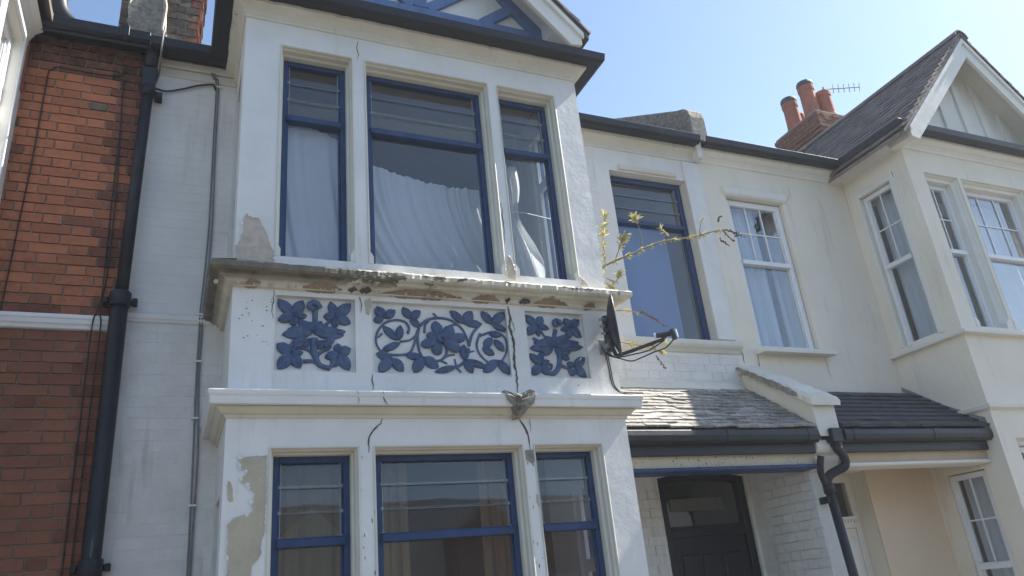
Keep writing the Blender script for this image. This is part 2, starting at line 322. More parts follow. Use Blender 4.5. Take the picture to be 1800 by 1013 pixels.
def ragged(b, pts, mp, th, rim=0.):
    b.prism(pts, lambda p, t: mp(p[0], p[1], -th * (1 - t) + .001 * t))
def densify(pts, step=.012, amp=.004):
    out = []
    for k in range(len(pts)):
        a, c = Vector(pts[k]), Vector(pts[(k + 1) % len(pts)]); n = max(1, int((c - a).length / step))
        for q in range(n):
            p = a.lerp(c, q / n); out.append((p.x + random.uniform(-amp, amp), p.y + random.uniform(-amp, amp)))
    return out
def crack(parent, pts, w_=.004, y=0., mat='crack'):
    """jagged open crack as a tapering sliver standing 2 mm off the paint"""
    P = []
    for k in range(len(pts) - 1):
        a, c = Vector(pts[k]), Vector(pts[k + 1]); n = max(1, int((c - a).length / .015))
        for q in range(n): P.append(a.lerp(c, q / n) + Vector((random.uniform(-.004, .004), random.uniform(-.003, .003))))
    P.append(Vector(pts[-1])); n = len(P); b = MB(); L_, R_ = [], []
    for k, p in enumerate(P):
        d = (P[min(k + 1, n - 1)] - P[max(k - 1, 0)]).normalized(); s = Vector((-d.y, d.x)); t = k / max(1, n - 1)
        ww = w_ * 1.1 * (.25 + .75 * math.sin(math.pi * min(1, max(0, t * .9 + .08)))) * random.uniform(.6, 1.2) * .5
        L_.append((p.x + s.x * ww, p.y + s.y * ww)); R_.append((p.x - s.x * ww, p.y - s.y * ww))
    for k in range(n - 1):
        poly = [L_[k], L_[k + 1], R_[k + 1], R_[k]]; b.quad(*[(q[0], y - .002, q[1]) for q in poly])
    return b.build('crack', mat, parent)
def bevel_box_mesh(name, mat, bev=.06):
    return MB().box(-.5, .5, -.5, .5, -.5, .5).build(name, mat, mesh_only=True, bevel=bev)
def brick_meshes(name, mat, n=4):
    """a few unit bricks (1 x 1 x 1) with slightly worn arrises"""
    out = []
    for k in range(n):
        b = MB().box(-.5, .5, -.5, .5, -.5, .5)
        b.v = [(x + random.uniform(-.008, .008), y + random.uniform(-.03, .03), z + random.uniform(-.035, .035)) for x, y, z in b.v]
        out.append(b.build(name, mat, mesh_only=True))
    return out
def lay_bricks(parent, meshes, u0, u1, v0, v1, place, course=.0695, joint=.010, rot=0., proud=.0, depth=.05, skip=None, vary=.002, shift=0.):
    """Flemish bond; place(u, v, d) -> world point; each brick its own object sharing mesh data"""
    rows = int(round((v1 - v0) / course)); made = 0
    for r in range(rows):
        v = v0 + (r + .5) * course; u = u0 - (.25 if r % 2 else .086) - shift; k = 0
        while u < u1:
            L = .212 if k % 2 == 0 else .101
            a, c = max(u, u0), min(u + L, u1)
            if c - a > .03 and not (skip and skip((a + c) / 2, v)):
                o = link('brick', random.choice(meshes), parent)
                o.location = place((a + c) / 2, v + random.uniform(-.001, .001), depth / 2 - proud + random.uniform(-vary, vary))
                o.scale = (c - a, depth, course - joint); o.rotation_euler = (0, random.uniform(-.004, .004), rot); made += 1
            u += L + joint; k += 1
    return made
def curtain(name, label, cat, mat, u0, u1, ztop, zbot, y, folds, amp, lean=0., group=None, nz=26, nu=None, seed=1, y1=None):
    """hanging cloth: ztop(s), zbot(s); folds slant by lean"""
    rnd = random.Random(seed); nu = nu or max(30, folds * 9); b = MB(); b.uv = []
    ph = [rnd.uniform(0, 6.28) for _ in range(4)]
    for j in range(nz + 1):
        t = j / nz
        for i in range(nu + 1):
            s = i / nu; q = s - lean * t * t
            z = ztop(s) * (1 - t) + zbot(s) * t
            wv = (1 - 2 * abs(math.sin(folds * 3.1416 * q + ph[0])) ** .8) * .6 + math.sin(folds * 2.7 * 6.283 * q * .6 + ph[1]) * .4 + .5 * math.sin(folds * .43 * 6.283 * q + ph[2])
            am = amp * (.45 + .75 * t) * (1 + (1.3 * s * s if y1 is not None else 0))
            x = u0 + (u1 - u0) * s + am * .35 * math.cos(folds * 6.283 * q + ph[3])
            b.v.append((x, y + ((y1 - y) * s if y1 is not None else 0) + am * wv, z + .004 * math.sin(folds * 2 * 6.283 * s) * (1 - t) ** 8)); b.uv.append(((u1 - u0) * s, z - zbot(s)))
    n = nu + 1
    for j in range(nz):
        for i in range(nu): b.f.append((j * n + i, j * n + i + 1, (j + 1) * n + i + 1, (j + 1) * n + i))
    return tag(b.build(name, mat, smooth=True), label, cat, group)
def bez(pts, n=8):
    """Catmull-Rom through points"""
    P = [Vector(p) for p in pts]; out = []
    for k in range(len(P) - 1):
        a, b_, c, d = P[max(k - 1, 0)], P[k], P[k + 1], P[min(k + 2, len(P) - 1)]
        for q in range(n):
            t = q / n; out.append(.5 * ((2 * b_) + (c - a) * t + (2 * a - 5 * b_ + 4 * c - d) * t * t + (3 * b_ - a - 3 * c + d) * t ** 3))
    out.append(P[-1]); return out
# ------------------------------------------------------------------ the setting
g = part('ground', 'soil', None, lambda b: b.quad((-300, -300, 0), (300, -300, 0), (300, 300, 0), (-300, 300, 0))); tag(g, kind='structure')
g = part('front_path', 'paving', None, lambda b: b.quad((-30, -3.2, .004), (30, -3.2, .004), (30, .6, .004), (-30, .6, .004))); tag(g, kind='structure')
g = part('pavement', 'paving', None, lambda b: b.box(-40, 40, -6.0, -3.2, -.05, .10)); tag(g, kind='structure')
g = part('road', 'asphalt', None, lambda b: b.quad((-90, -12.5, .008), (90, -12.5, .008), (90, -6.0, .008), (-90, -6.0, .008))); tag(g, kind='structure')
D = .768
WX = [(.227, .715), (.796, 1.735), (1.805, 2.298)]        # window openings of a bay, from its left corner
UZ0, UZ1, LZ0, LZ1 = 3.785, 5.37, .95, 2.636
# ------------------------------------------------------------------ houses
HG = 'houses of the terrace'
white = thing('terraced_house', 'white painted house with flaking stucco bay, blue window frames and blue floral panels', 'house', HG)
cream = thing('terraced_house', 'cream rendered house with white plastic windows and white boarded gable at the right', 'house', HG, (6.17, 0, 0))
red = thing('terraced_house', 'red brick house at the left edge with white string course', 'house', HG, (-2, .77, 0))
for o in (cream, red): pass
def keep(o, root): o.matrix_parent_inverse = root.matrix_world.inverted(); return o
cream.location = (0, 0, 0); red.location = (0, 0, 0)
def bay_path(x0, x1): return [(x0, D), (x0, 0), (x1, 0), (x1, D)]
def bay_shell(root, x0, wx, mat, trim, rets=True, panels=True, uz1=UZ1, uz0=UZ0, stops=.1, prof=ARCH):
    x1 = x0 + 2.5
    holes = [(x0 + a, x0 + c, uz0, uz1) for a, c in wx] + [(x0 + a, x0 + c, LZ0, LZ1) for a, c in wx]
    if panels: holes += [(x0 + a, x0 + c, 3.068, 3.532) for a, c in PAN]
    rh = [(.22, .62, uz0, 5.30), (.22, .60, LZ0, 2.42)]
    b = MB(); wall_grid(b, FRONT(0), x0, x1, 0, 5.66, .15, holes)
    wall_grid(b, LEFTF(x0), .15, D, 0, 5.66, .15, rh); wall_grid(b, RIGHTF(x1), .15, D, 0, 5.66, .15, rh)
    sh = b.build('bay', mat, root)
    for a, c in wx:
        for z0, z1 in ((uz0, uz1), (LZ0, LZ1)): part('architrave', trim, sh, lambda q: splay(q, FRONT(0), x0 + a, x0 + c, z0, z1, prof, stops if z0 > 3 else .0))
    return sh
PAN = [(.238, .705), (.806, 1.705), (1.841, 2.284)]
bay = bay_shell(white, 0, WX, 'white', 'trim')
SILL = [(-.125, 3.56), (.0, 3.565), (.022, 3.568), (.03, 3.585), (.052, 3.602), (.078, 3.608), (.088, 3.622), (.118, 3.628), (.131, 3.640), (.132, 3.668), (.122, 3.680), (-.125, 3.79)]
def broken(prof, path, n=70, amp=.006, name='', mat='', parent=None):
    """the same sweep with the front run cut into many stations and its lip broken unevenly"""
    b = MB(); P = []
    (xa, ya), (xb, yb), (xc, yc), (xd, yd) = path
    rings = []; st = [0., 0.]
    def ring(px, py, nx, ny, k): 
        st[0] = st[0] * .55 + random.uniform(-amp, amp); st[1] = st[1] * .5 + random.uniform(-amp, amp) * .6; j, jz = st
        if random.random() < .06: j -= amp * 2
        return [(px + nx * (o + (j if o > .06 else 0)), py + ny * (o + (j if o > .06 else 0)), z + (jz if o > .1 else 0)) for o, z in prof]
    for k in range(10): rings.append(ring(xa, ya + (yb - ya) * k / 10, -1, 0, k))
    rings.append([(xb - o, yb - o, z) for o, z in prof])
    for k in range(1, n): rings.append(ring(xb + (xc - xb) * k / n, yb, 0, -1, k))
    rings.append([(xc + o, yc - o, z) for o, z in prof])
    for k in range(1, 11): rings.append(ring(xc, yc + (yd - yc) * k / 10, 1, 0, k))
    return b.loft(rings, True, True).build(name, mat, parent)
broken(SILL, bay_path(0, 2.5), 150, .0024, 'sill', 'sillm', bay)
LCORN = [(-.02, 2.795), (.008, 2.795), (.012, 2.811), (.030, 2.818), (.048, 2.842), (.058, 2.850), (.090, 2.853), (.094, 2.896), (.100, 2.903), (.104, 2.928), (.098, 2.934), (-.02, 2.955)]
LC = MB().sweep([p for p in LCORN if p[1] < 2.852] + [(-.02, 2.852)], bay_path(0, 2.5)).build('cornice_cove', 'cove', bay)
MB().sweep([(-.02, 2.8525)] + [p for p in LCORN if p[1] > 2.852], bay_path(0, 2.5)).build('cornice', 'white', bay, bevel=.003)
UCORN = [(-.02, 5.545), (.012, 5.548), (.016, 5.556), (.014, 5.566), (.020, 5.570), (.022, 5.600), (.048, 5.620), (.082, 5.634), (.088, 5.660), (-.02, 5.660)]
broken(UCORN, bay_path(0, 2.5), 60, .003, 'cornice', 'trim', bay)
GUT = [(.04, 5.664), (.10, 5.650), (.165, 5.640), (.195, 5.655), (.203, 5.720), (.190, 5.722), (.180, 5.672), (.04, 5.690)]
def gut(root, path, mat='black', dz=0.): return MB().sweep([(o, z + dz) for o, z in GUT], path).build('gutter', mat, root, bevel=.003)
gut(white, [(-.60, .768), (0, .768), (0, 0), (2.5, 0), (2.5, .768), (4.19, .768)])
# stucco damage on the bay
FM = FRONT(0)
def patch(pts, mat, name='peeled_patch', th=.002, step=.012, amp=.004, y=0.):
    return part(name, mat, bay, lambda b: ragged(b, densify(pts, step, amp), FRONT(y), th))
PA = [(-0.0, 3.742), (.002, 3.826), (0.008, 3.846), (0.028, 3.86), (0.029, 3.907), (0.038, 3.94), (0.034, 3.979), (0.039, 4.02), (0.061, 4.051), (0.083, 4.031), (0.129, 4.022), (0.153, 3.977), (0.173, 3.939), (0.191, 3.877), (0.203, 3.847), (0.22, 3.814), (0.222, 3.803), (0.222, 3.742)]
PB = [(0.073, 2.583), (0.132, 2.589), (0.217, 2.591), (0.218, 2.522), (0.218, 2.347), (0.215, 2.187), (0.198, 2.119), (0.206, 2.1), (0.19, 2.062), (0.157, 2.036), (0.154, 1.9), (0.12, 1.80), (0.05, 1.84), (0.033, 1.97), (0.036, 2.007), (0.042, 2.063), (0.032, 2.101), (0.037, 2.177), (0.03, 2.236), (0.057, 2.269), (0.085, 2.282), (0.124, 2.29), (0.153, 2.299), (0.143, 2.35), (0.159, 2.39), (0.134, 2.416), (0.118, 2.442), (0.088, 2.453), (0.092, 2.479), (0.116, 2.499), (0.11, 2.52), (0.081, 2.51)]
PC = [(1.737, 3.756), (1.737, 3.839), (1.738, 3.890), (1.765, 3.940), (1.778, 3.913), (1.797, 3.868), (1.803, 3.855), (1.803, 3.831), (1.803, 3.75)]
PD = [(2.30, 3.75), (2.302, 3.815), (2.316, 3.803), (2.345, 3.785), (2.36, 3.75)]
PE = [(1.742, 2.597), (1.80, 2.6), (1.80, 2.545), (1.79, 2.496), (1.775, 2.521), (1.745, 2.539)]
PF = [(1.788, 2.329), (1.802, 2.326), (1.802, 2.247), (1.795, 2.259), (1.784, 2.289)]
PG = [(0.022, 2.465), (0.037, 2.455), (0.050, 2.413), (0.054, 2.358), (0.040, 2.354), (0.025, 2.369)]
patch(PA, 'plaster'); patch(PB, 'plaster2'); patch(PC, 'plaster'); patch(PD, 'plaster'); patch(PE, 'cement', amp=.002); patch(PF, 'plaster2', amp=.002); patch(PG, 'plaster2', amp=.002)
def flakes(pts, n, parent, mat='white', y=0., tp=.012):
    """curling flakes of paint along the edge of a bare patch"""
    b = MB()
    for k in range(n):
        i = random.randrange(len(pts)); a, c = Vector(pts[i]), Vector(pts[(i + 1) % len(pts)]); p = a.lerp(c, random.random())
        s = random.uniform(.006, .016); r = random.uniform(0, 6.28); tip = random.uniform(.3, 1) * tp
        q = [(p.x + s * math.cos(r + t) * random.uniform(.6, 1.1), y - .003 - (tip if j in (0, 1) else 0), p.y + s * math.sin(r + t)) for j, t in enumerate((0, 1.2, 2.4, 3.6, 4.9))]
        b.quad(*q)
    return tag(b.build('paint_flakes', mat, parent), kind='stuff')
def lip(pts, r=.0017):
    P = densify(pts, .010, .0035); P.append(P[0]); b = MB()
    b.tube([(x, -.0025 - random.uniform(0, .002), z) for x, z in P], [r * random.uniform(.5, 1.3) for _ in P], 5, False); return b.build('paint_edge', 'white', bay)
lip(PA); lip(PB, .0018); lip(PC); lip(PD)
fl = flakes(PA, 10, bay, tp=.006); flakes(PB, 18, bay, tp=.006); flakes(PC, 6, bay, tp=.006)
# broken corner of the lower cornice, filled with rough cement
HOLE = [(1.588, 2.944), (1.633, 2.935), (1.666, 2.925), (1.707, 2.932), (1.77, 2.952), (1.805, 2.938), (1.790, 2.891), (1.788, 2.862), (1.758, 2.846), (1.738, 2.820), (1.722, 2.792), (1.672, 2.788), (1.668, 2.827), (1.645, 2.864), (1.612, 2.902)]
def hole(b):
    pts = densify(HOLE, .02, .006); cx, cz = 1.70, 2.885
    def dep(z): return .107 if z > 2.85 else .107 - (2.85 - z) * 1.15
    i = len(b.v); n = len(pts)
    ring = [(p[0], -dep(p[1]) - .004, p[1]) for p in pts]; mid = [(cx + (p[0] - cx) * .62, -dep(cz + (p[1] - cz) * .62) + random.uniform(-.014, .008), cz + (p[1] - cz) * .62) for p in pts]
    back = [(p[0], .0, p[1]) for p in pts]
    b.v += back + ring + mid + [(cx, -dep(cz) - .004, cz)]
    for k in range(n):
        q = (k + 1) % n
        b.f += [(i + k, i + q, i + n + q, i + n + k), (i + n + k, i + n + q, i + 2 * n + q, i + 2 * n + k), (i + 2 * n + k, i + 2 * n + q, i + 3 * n)]
part('broken_cornice_patch', 'cement', bay, hole)
part('cavity', 'crack', bay, lambda b: ragged(b, densify([(1.655, 2.905), (1.69, 2.895), (1.73, 2.905), (1.745, 2.92), (1.70, 2.885), (1.685, 2.862), (1.668, 2.875)], .012, .004), FRONT(-.122), .003))
C1 = [(1.722, 3.558), (1.732, 3.468), (1.718, 3.407), (1.741, 3.309), (1.729, 3.154), (1.737, 3.078), (1.732, 2.957)]
crack(bay, C1, .017); crack(bay, [(1.735, 3.50), (1.737, 3.456), (1.759, 3.396), (1.735, 3.371)], .006)
crack(bay, [(1.724, 2.797), (1.749, 2.753), (1.768, 2.709), (1.780, 2.674), (1.779, 2.60)], .013); crack(bay, [(1.796, 2.797), (1.798, 2.758), (1.794, 2.707)], .004)
crack(bay, [(0.806, 3.065), (0.798, 3.026), (0.807, 2.985), (0.8, 2.958)], .006)
crack(bay, [(0.856, 2.794), (0.842, 2.764), (0.798, 2.725), (0.777, 2.689), (0.77, 2.649), (0.768, 2.60)], .010)
crack(bay, [(0.754, 5.531), (0.745, 5.463), (0.757, 5.415), (0.748, 5.358)], .005)
crack(bay, [(1.742, 4.342), (1.755, 4.281), (1.745, 4.239), (1.752, 4.161), (1.744, 4.024)], .006); crack(bay, [(1.742, 4.423), (1.765, 4.43)], .004)
crack(bay, [(0.225, 3.56), (0.23, 3.524), (0.217, 3.434), (0.231, 3.375)], .005); crack(bay, [(.735, 3.55), (.742, 3.50), (.738, 3.45)], .007)
crack(bay, [(0.834, 2.928), (0.842, 2.905)], .006, -.105); crack(bay, [(.842, 2.895), (.850, 2.875), (.862, 2.855)], .007, -.0945); crack(bay, [(.689, 2.927), (.694, 2.905)], .005, -.105); crack(bay, [(.694, 2.895), (.702, 2.88), (.695, 2.856)], .005, -.0945)
crack(bay, [(1.655, 3.672), (1.69, 3.66), (1.70, 3.648)], .010, -.133)
for (a, c, z0, z1) in ((.80, .84, 3.43, 3.535),): patch([(a - .035, z1), (a, z1 + .01), (a + .004, z0 + .05), (a - .012, z0), (a - .03, z0 + .02)], 'plaster2', 'blown_render', .004)
tag(part('paint_chips', 'cement', bay, lambda b: [b.prism([(x + r_ * (1.3 if z > 3 else .7) * math.cos(t) * random.uniform(.6, 1.2), z + r_ * (.6 if z > 3 else 2.4) * math.sin(t) * random.uniform(.7, 1.2)) for t in [k * .9 for k in range(7)]], lambda p, t: (p[0], -.002 + .003 * t, p[1])) for x, z, r_ in [(random.uniform(.04, .22), random.uniform(3.2, 3.52), random.uniform(.002, .006)) for _ in range(22)] + [(random.choice((.725, .74, .785, 1.745, 1.76, 1.79)) + random.uniform(-.008, .008), random.uniform(1.9, 2.6), random.uniform(.002, .006)) for _ in range(18)] + [(2.18, 3.02, .006)]]), kind='stuff')
# bare render and missing lumps under the sill
for x0, x1 in ((.05, .16), (.38, .63), (.83, 1.42), (1.45, 1.66), (1.88, 2.18), (2.28, 2.38)):
    part('blown_render', 'brown', bay, lambda b: b.prism(densify([(x0, 3.572), (x0 + (x1 - x0) * .3, 3.596), (x0 + (x1 - x0) * .7, 3.597), (x1, 3.574), (x0 + (x1 - x0) * .6, 3.562), (x0 + (x1 - x0) * .3, 3.560)], .015, .004), lambda p, t: (p[0], -.004 - (p[1] - 3.56) * 1.35 - .003 * (1 - t) + .008 * t, p[1])))
for x0, x1 in ((.655, .71), (.725, .80), (1.69, 1.73), (1.79, 1.88)):
    part('sill_hole', 'crack', bay, lambda b: b.prism(densify([(x0, 3.577), (x0 + .03, 3.592), (x1 - .02, 3.594), (x1, 3.580), (x1 - .03, 3.569), (x0 + .02, 3.569)], .012, .004), lambda p, t: (p[0], -.010 - (p[1] - 3.56) * 1.35 - .003 * (1 - t) + .008 * t, p[1])))
SF = [(-.10 + k * .02, 3.64 + random.uniform(-.015, .02)) for k in range(70)]
flakes([(x, 3.575) for x, z in SF], 40, bay, 'plaster', -.03)
# ------------------------------------------------------------------ floral panels
PANELS=[
( [(0.461, 3.315, 0.32, 3.331, 0.059), (0.461, 3.315, 0.612, 3.338, 0.062), (0.467, 3.324, 0.417, 3.379, 0.056), (0.467, 3.324, 0.507, 3.386, 0.056), (0.421, 3.266, 0.363, 3.268, 0.056), (0.522, 3.27, 0.48, 3.216, 0.047), (0.531, 3.261, 0.584, 3.278, 0.05), (0.461, 3.318, 0.466, 3.381, 0.05), (0.347, 3.415, 0.259, 3.509, 0.071), (0.347, 3.415, 0.395, 3.512, 0.071), (0.347, 3.415, 0.262, 3.383, 0.062), (0.347, 3.415, 0.419, 3.417, 0.047), (0.347, 3.415, 0.345, 3.352, 0.052), (0.591, 3.421, 0.561, 3.514, 0.059), (0.591, 3.421, 0.679, 3.509, 0.071), (0.591, 3.421, 0.522, 3.421, 0.056), (0.591, 3.421, 0.678, 3.387, 0.065), (0.591, 3.421, 0.585, 3.352, 0.047), (0.461, 3.318, 0.291, 3.297, 0.074), (0.461, 3.318, 0.379, 3.383, 0.062), (0.461, 3.318, 0.543, 3.36, 0.062), (0.461, 3.318, 0.632, 3.307, 0.071), (0.579, 3.321, 0.648, 3.33, 0.033), (0.415, 3.265, 0.33, 3.224, 0.062), (0.421, 3.266, 0.409, 3.222, 0.05), (0.525, 3.27, 0.56, 3.224, 0.056), (0.496, 3.269, 0.498, 3.225, 0.041), (0.336, 3.182, 0.259, 3.236, 0.071), (0.336, 3.182, 0.269, 3.091, 0.077), (0.336, 3.182, 0.388, 3.099, 0.071), (0.336, 3.182, 0.401, 3.19, 0.047), (0.336, 3.182, 0.346, 3.25, 0.05), (0.608, 3.192, 0.602, 3.251, 0.056), (0.608, 3.192, 0.676, 3.224, 0.065), (0.608, 3.192, 0.669, 3.095, 0.074), (0.608, 3.192, 0.578, 3.11, 0.068), (0.608, 3.192, 0.531, 3.164, 0.056)] , [] , [([(0.472, 3.465), (0.47, 3.394), (0.464, 3.318)], 0.044), ([(0.461, 3.28), (0.467, 3.193), (0.496, 3.12), (0.56, 3.098)], 0.053), ([(0.405, 3.136), (0.462, 3.137), (0.508, 3.108)], 0.033), ([(0.392, 3.221), (0.438, 3.204), (0.462, 3.168)], 0.03), ([(0.549, 3.221), (0.502, 3.194), (0.479, 3.156)], 0.03), ([(0.554, 3.104), (0.584, 3.135), (0.578, 3.172), (0.531, 3.171)], 0.03), ([(0.347, 3.415), (0.414, 3.353), (0.461, 3.318)], 0.024), ([(0.591, 3.421), (0.519, 3.359), (0.472, 3.318)], 0.024), ([(0.432, 3.279), (0.455, 3.23)], 0.018), ([(0.484, 3.281), (0.473, 3.23)], 0.018)] , [(0.454, 3.471, 0.044)] ),
( [(0.886, 3.432, 0.826, 3.411, 0.054), (0.886, 3.432, 0.845, 3.501, 0.069), (0.89, 3.433, 0.958, 3.486, 0.059), (1.057, 3.438, 1.012, 3.508, 0.059), (1.057, 3.438, 1.121, 3.492, 0.059), (1.057, 3.438, 1.112, 3.387, 0.049), (0.97, 3.291, 0.884, 3.375, 0.054), (0.978, 3.292, 0.99, 3.385, 0.054), (0.986, 3.275, 0.875, 3.222, 0.049), (0.93, 3.173, 0.838, 3.2, 0.059), (0.93, 3.173, 0.851, 3.09, 0.074), (0.93, 3.173, 0.996, 3.096, 0.069), (1.127, 3.184, 1.021, 3.194, 0.049), (1.127, 3.184, 1.067, 3.092, 0.074), (1.127, 3.184, 1.22, 3.127, 0.074), (1.414, 3.426, 1.328, 3.505, 0.059), (1.414, 3.426, 1.472, 3.509, 0.074), (1.414, 3.426, 1.531, 3.428, 0.054), (1.607, 3.432, 1.543, 3.513, 0.059), (1.607, 3.432, 1.701, 3.513, 0.069), (1.607, 3.432, 1.699, 3.395, 0.049), (1.602, 3.334, 1.541, 3.272, 0.059), (1.615, 3.321, 1.675, 3.25, 0.054), (1.606, 3.22, 1.531, 3.262, 0.054), (1.666, 3.351, 1.582, 3.365, 0.044), (1.626, 3.184, 1.526, 3.105, 0.069), (1.626, 3.184, 1.702, 3.096, 0.064), (1.4, 3.176, 1.399, 3.275, 0.064), (1.4, 3.176, 1.543, 3.136, 0.049), (1.4, 3.176, 1.448, 3.098, 0.059), (1.343, 3.13, 1.205, 3.096, 0.044)] , [(1.248, 3.304, 1.215, 3.42, 0.074), (1.257, 3.313, 1.33, 3.389, 0.079), (1.257, 3.304, 1.412, 3.33, 0.069), (1.256, 3.295, 1.369, 3.246, 0.079), (1.242, 3.286, 1.207, 3.209, 0.074), (1.238, 3.295, 1.123, 3.267, 0.064), (1.239, 3.304, 1.161, 3.336, 0.059)] , [([(1.036, 3.338), (1.046, 3.375), (1.022, 3.413), (0.966, 3.424), (0.897, 3.402), (0.85, 3.347), (0.835, 3.277), (0.855, 3.226), (0.883, 3.21)], 0.022), ([(0.883, 3.206), (0.933, 3.195), (1.034, 3.207), (1.071, 3.261), (1.092, 3.341), (1.112, 3.387)], 0.022), ([(0.986, 3.283), (1.047, 3.295), (1.087, 3.328)], 0.018), ([(1.112, 3.387), (1.099, 3.315), (1.104, 3.236), (1.127, 3.184)], 0.024), ([(1.112, 3.387), (1.167, 3.435), (1.239, 3.453), (1.32, 3.444), (1.389, 3.397), (1.422, 3.339), (1.435, 3.276)], 0.024), ([(1.209, 3.483), (1.239, 3.453)], 0.018), ([(1.145, 3.348), (1.152, 3.398), (1.18, 3.431)], 0.02), ([(1.312, 3.402), (1.359, 3.414), (1.398, 3.393)], 0.018), ([(1.435, 3.272), (1.469, 3.36), (1.531, 3.428)], 0.026), ([(1.281, 3.27), (1.282, 3.216), (1.24, 3.171), (1.179, 3.169), (1.136, 3.185)], 0.022), ([(1.24, 3.171), (1.283, 3.15)], 0.018), ([(1.267, 3.189), (1.295, 3.204), (1.335, 3.211)], 0.018), ([(1.433, 3.254), (1.41, 3.186), (1.343, 3.13), (1.218, 3.101)], 0.026), ([(1.343, 3.13), (1.333, 3.183)], 0.018), ([(1.339, 3.13), (1.372, 3.096)], 0.02), ([(1.521, 3.362), (1.491, 3.288), (1.504, 3.225), (1.555, 3.173), (1.61, 3.165)], 0.02), ([(1.514, 3.344), (1.601, 3.376), (1.667, 3.365), (1.7, 3.315), (1.693, 3.241), (1.659, 3.185)], 0.02), ([(1.432, 3.231), (1.469, 3.241)], 0.016), ([(0.874, 3.331), (0.849, 3.303)], 0.016), ([(1.053, 3.429), (1.086, 3.404)], 0.02), ([(1.607, 3.432), (1.642, 3.406), (1.697, 3.38)], 0.018)] , [(1.248, 3.304, 0.039)] ),
( [(2.046, 3.296, 1.903, 3.316, 0.059), (2.046, 3.296, 2.231, 3.33, 0.062), (2.047, 3.303, 1.989, 3.362, 0.053), (2.051, 3.304, 2.115, 3.364, 0.056), (2.017, 3.253, 1.942, 3.267, 0.053), (2.078, 3.255, 2.163, 3.261, 0.056), (2.09, 3.227, 2.148, 3.208, 0.041), (1.936, 3.442, 1.85, 3.502, 0.062), (1.936, 3.442, 1.981, 3.502, 0.062), (1.936, 3.442, 1.853, 3.373, 0.065), (1.936, 3.442, 2.02, 3.42, 0.044), (1.936, 3.442, 1.941, 3.363, 0.044), (2.188, 3.441, 2.149, 3.498, 0.056), (2.188, 3.441, 2.259, 3.496, 0.065), (2.188, 3.441, 2.261, 3.371, 0.065), (2.188, 3.441, 2.115, 3.415, 0.044), (2.188, 3.441, 2.169, 3.359, 0.047), (2.046, 3.296, 1.875, 3.275, 0.068), (2.046, 3.296, 1.953, 3.335, 0.059), (2.046, 3.296, 2.163, 3.374, 0.071), (2.046, 3.296, 2.256, 3.298, 0.068), (2.051, 3.282, 2.105, 3.228, 0.053), (2.036, 3.282, 1.956, 3.236, 0.053), (2.045, 3.289, 2.05, 3.368, 0.053), (1.932, 3.166, 1.86, 3.233, 0.059), (1.932, 3.166, 1.866, 3.095, 0.065), (1.932, 3.166, 1.983, 3.098, 0.065), (1.932, 3.166, 1.994, 3.189, 0.044), (1.933, 3.173, 1.943, 3.25, 0.044), (2.179, 3.159, 2.265, 3.219, 0.065), (2.179, 3.159, 2.257, 3.091, 0.065), (2.179, 3.159, 2.147, 3.095, 0.062), (2.179, 3.159, 2.129, 3.179, 0.044)] , [] , [([(2.071, 3.413), (2.053, 3.354), (2.046, 3.296)], 0.041), ([(2.078, 3.255), (2.07, 3.17), (2.021, 3.106), (1.945, 3.122)], 0.05), ([(2.067, 3.17), (2.131, 3.141)], 0.033), ([(1.895, 3.347), (1.951, 3.321), (2.008, 3.295)], 0.027), ([(1.992, 3.168), (2.013, 3.161), (2.002, 3.133)], 0.027), ([(1.936, 3.442), (1.992, 3.351), (2.046, 3.296)], 0.021), ([(2.188, 3.441), (2.122, 3.357), (2.046, 3.296)], 0.021), ([(2.059, 3.283), (2.067, 3.226)], 0.021)] , [(2.078, 3.449, 0.041)] ),
]
def leaf_unit(name, veins=True, lobes=0):
    """unit leaf: base at the origin, tip at +x (length 1, width 1), domed with a sunk midrib"""
    b = MB(); n = 7; xs = [0, .10, .25, .48, .70, .88, 1.0]; ws = [.09, .24, .42, .5, .45, .28, .04]
    if lobes: ws = [.12, .22, .36, .46, .5, .42, .10]
    for x, w_ in zip(xs, ws):
        hump = .16 + .55 * math.sin(math.pi * min(.95, x + .05)) ** .7
        if lobes and x > .6: w_ *= 1 + .12 * math.sin(x * 40)
        for y, h in ((-w_, 0), (-w_ * .95, .5 * hump), (-w_ * .5, hump), (0, hump * .50), (w_ * .5, hump), (w_ * .95, .5 * hump), (w_, 0)): b.v.append((x, y, h))
    for i in range(n - 1):
        for j in range(6): b.f.append((i * 7 + j, i * 7 + j + 1, (i + 1) * 7 + j + 1, (i + 1) * 7 + j))
    b.f.append(tuple(range(7))); b.f.append(tuple((n - 1) * 7 + k for k in range(6, -1, -1)))
    return b.build(name, 'blueflat', mesh_only=True, smooth=True)
LEAF, PETAL = leaf_unit('leaf'), leaf_unit('petal', lobes=1)
def flat_leaf(parent, me, name, x, z, x2, z2, w_, y, h):
    o = link(name, me, parent); d = Vector((x2 - x, 0, z2 - z)); L = d.length; d.normalize()
    up = Vector((0, -1, 0)); sd = up.cross(d); tilt = random.uniform(-.12, .12)
    up2 = (up + sd * tilt).normalized(); sd = up2.cross(d)
    m = Matrix((d * L * 1.05, sd * w_, up2 * h)).transposed().to_4x4(); m.translation = (x, y, z); o.matrix_world = m; return o
PZ0, PZ1, PD_ = 3.068, 3.532, .032
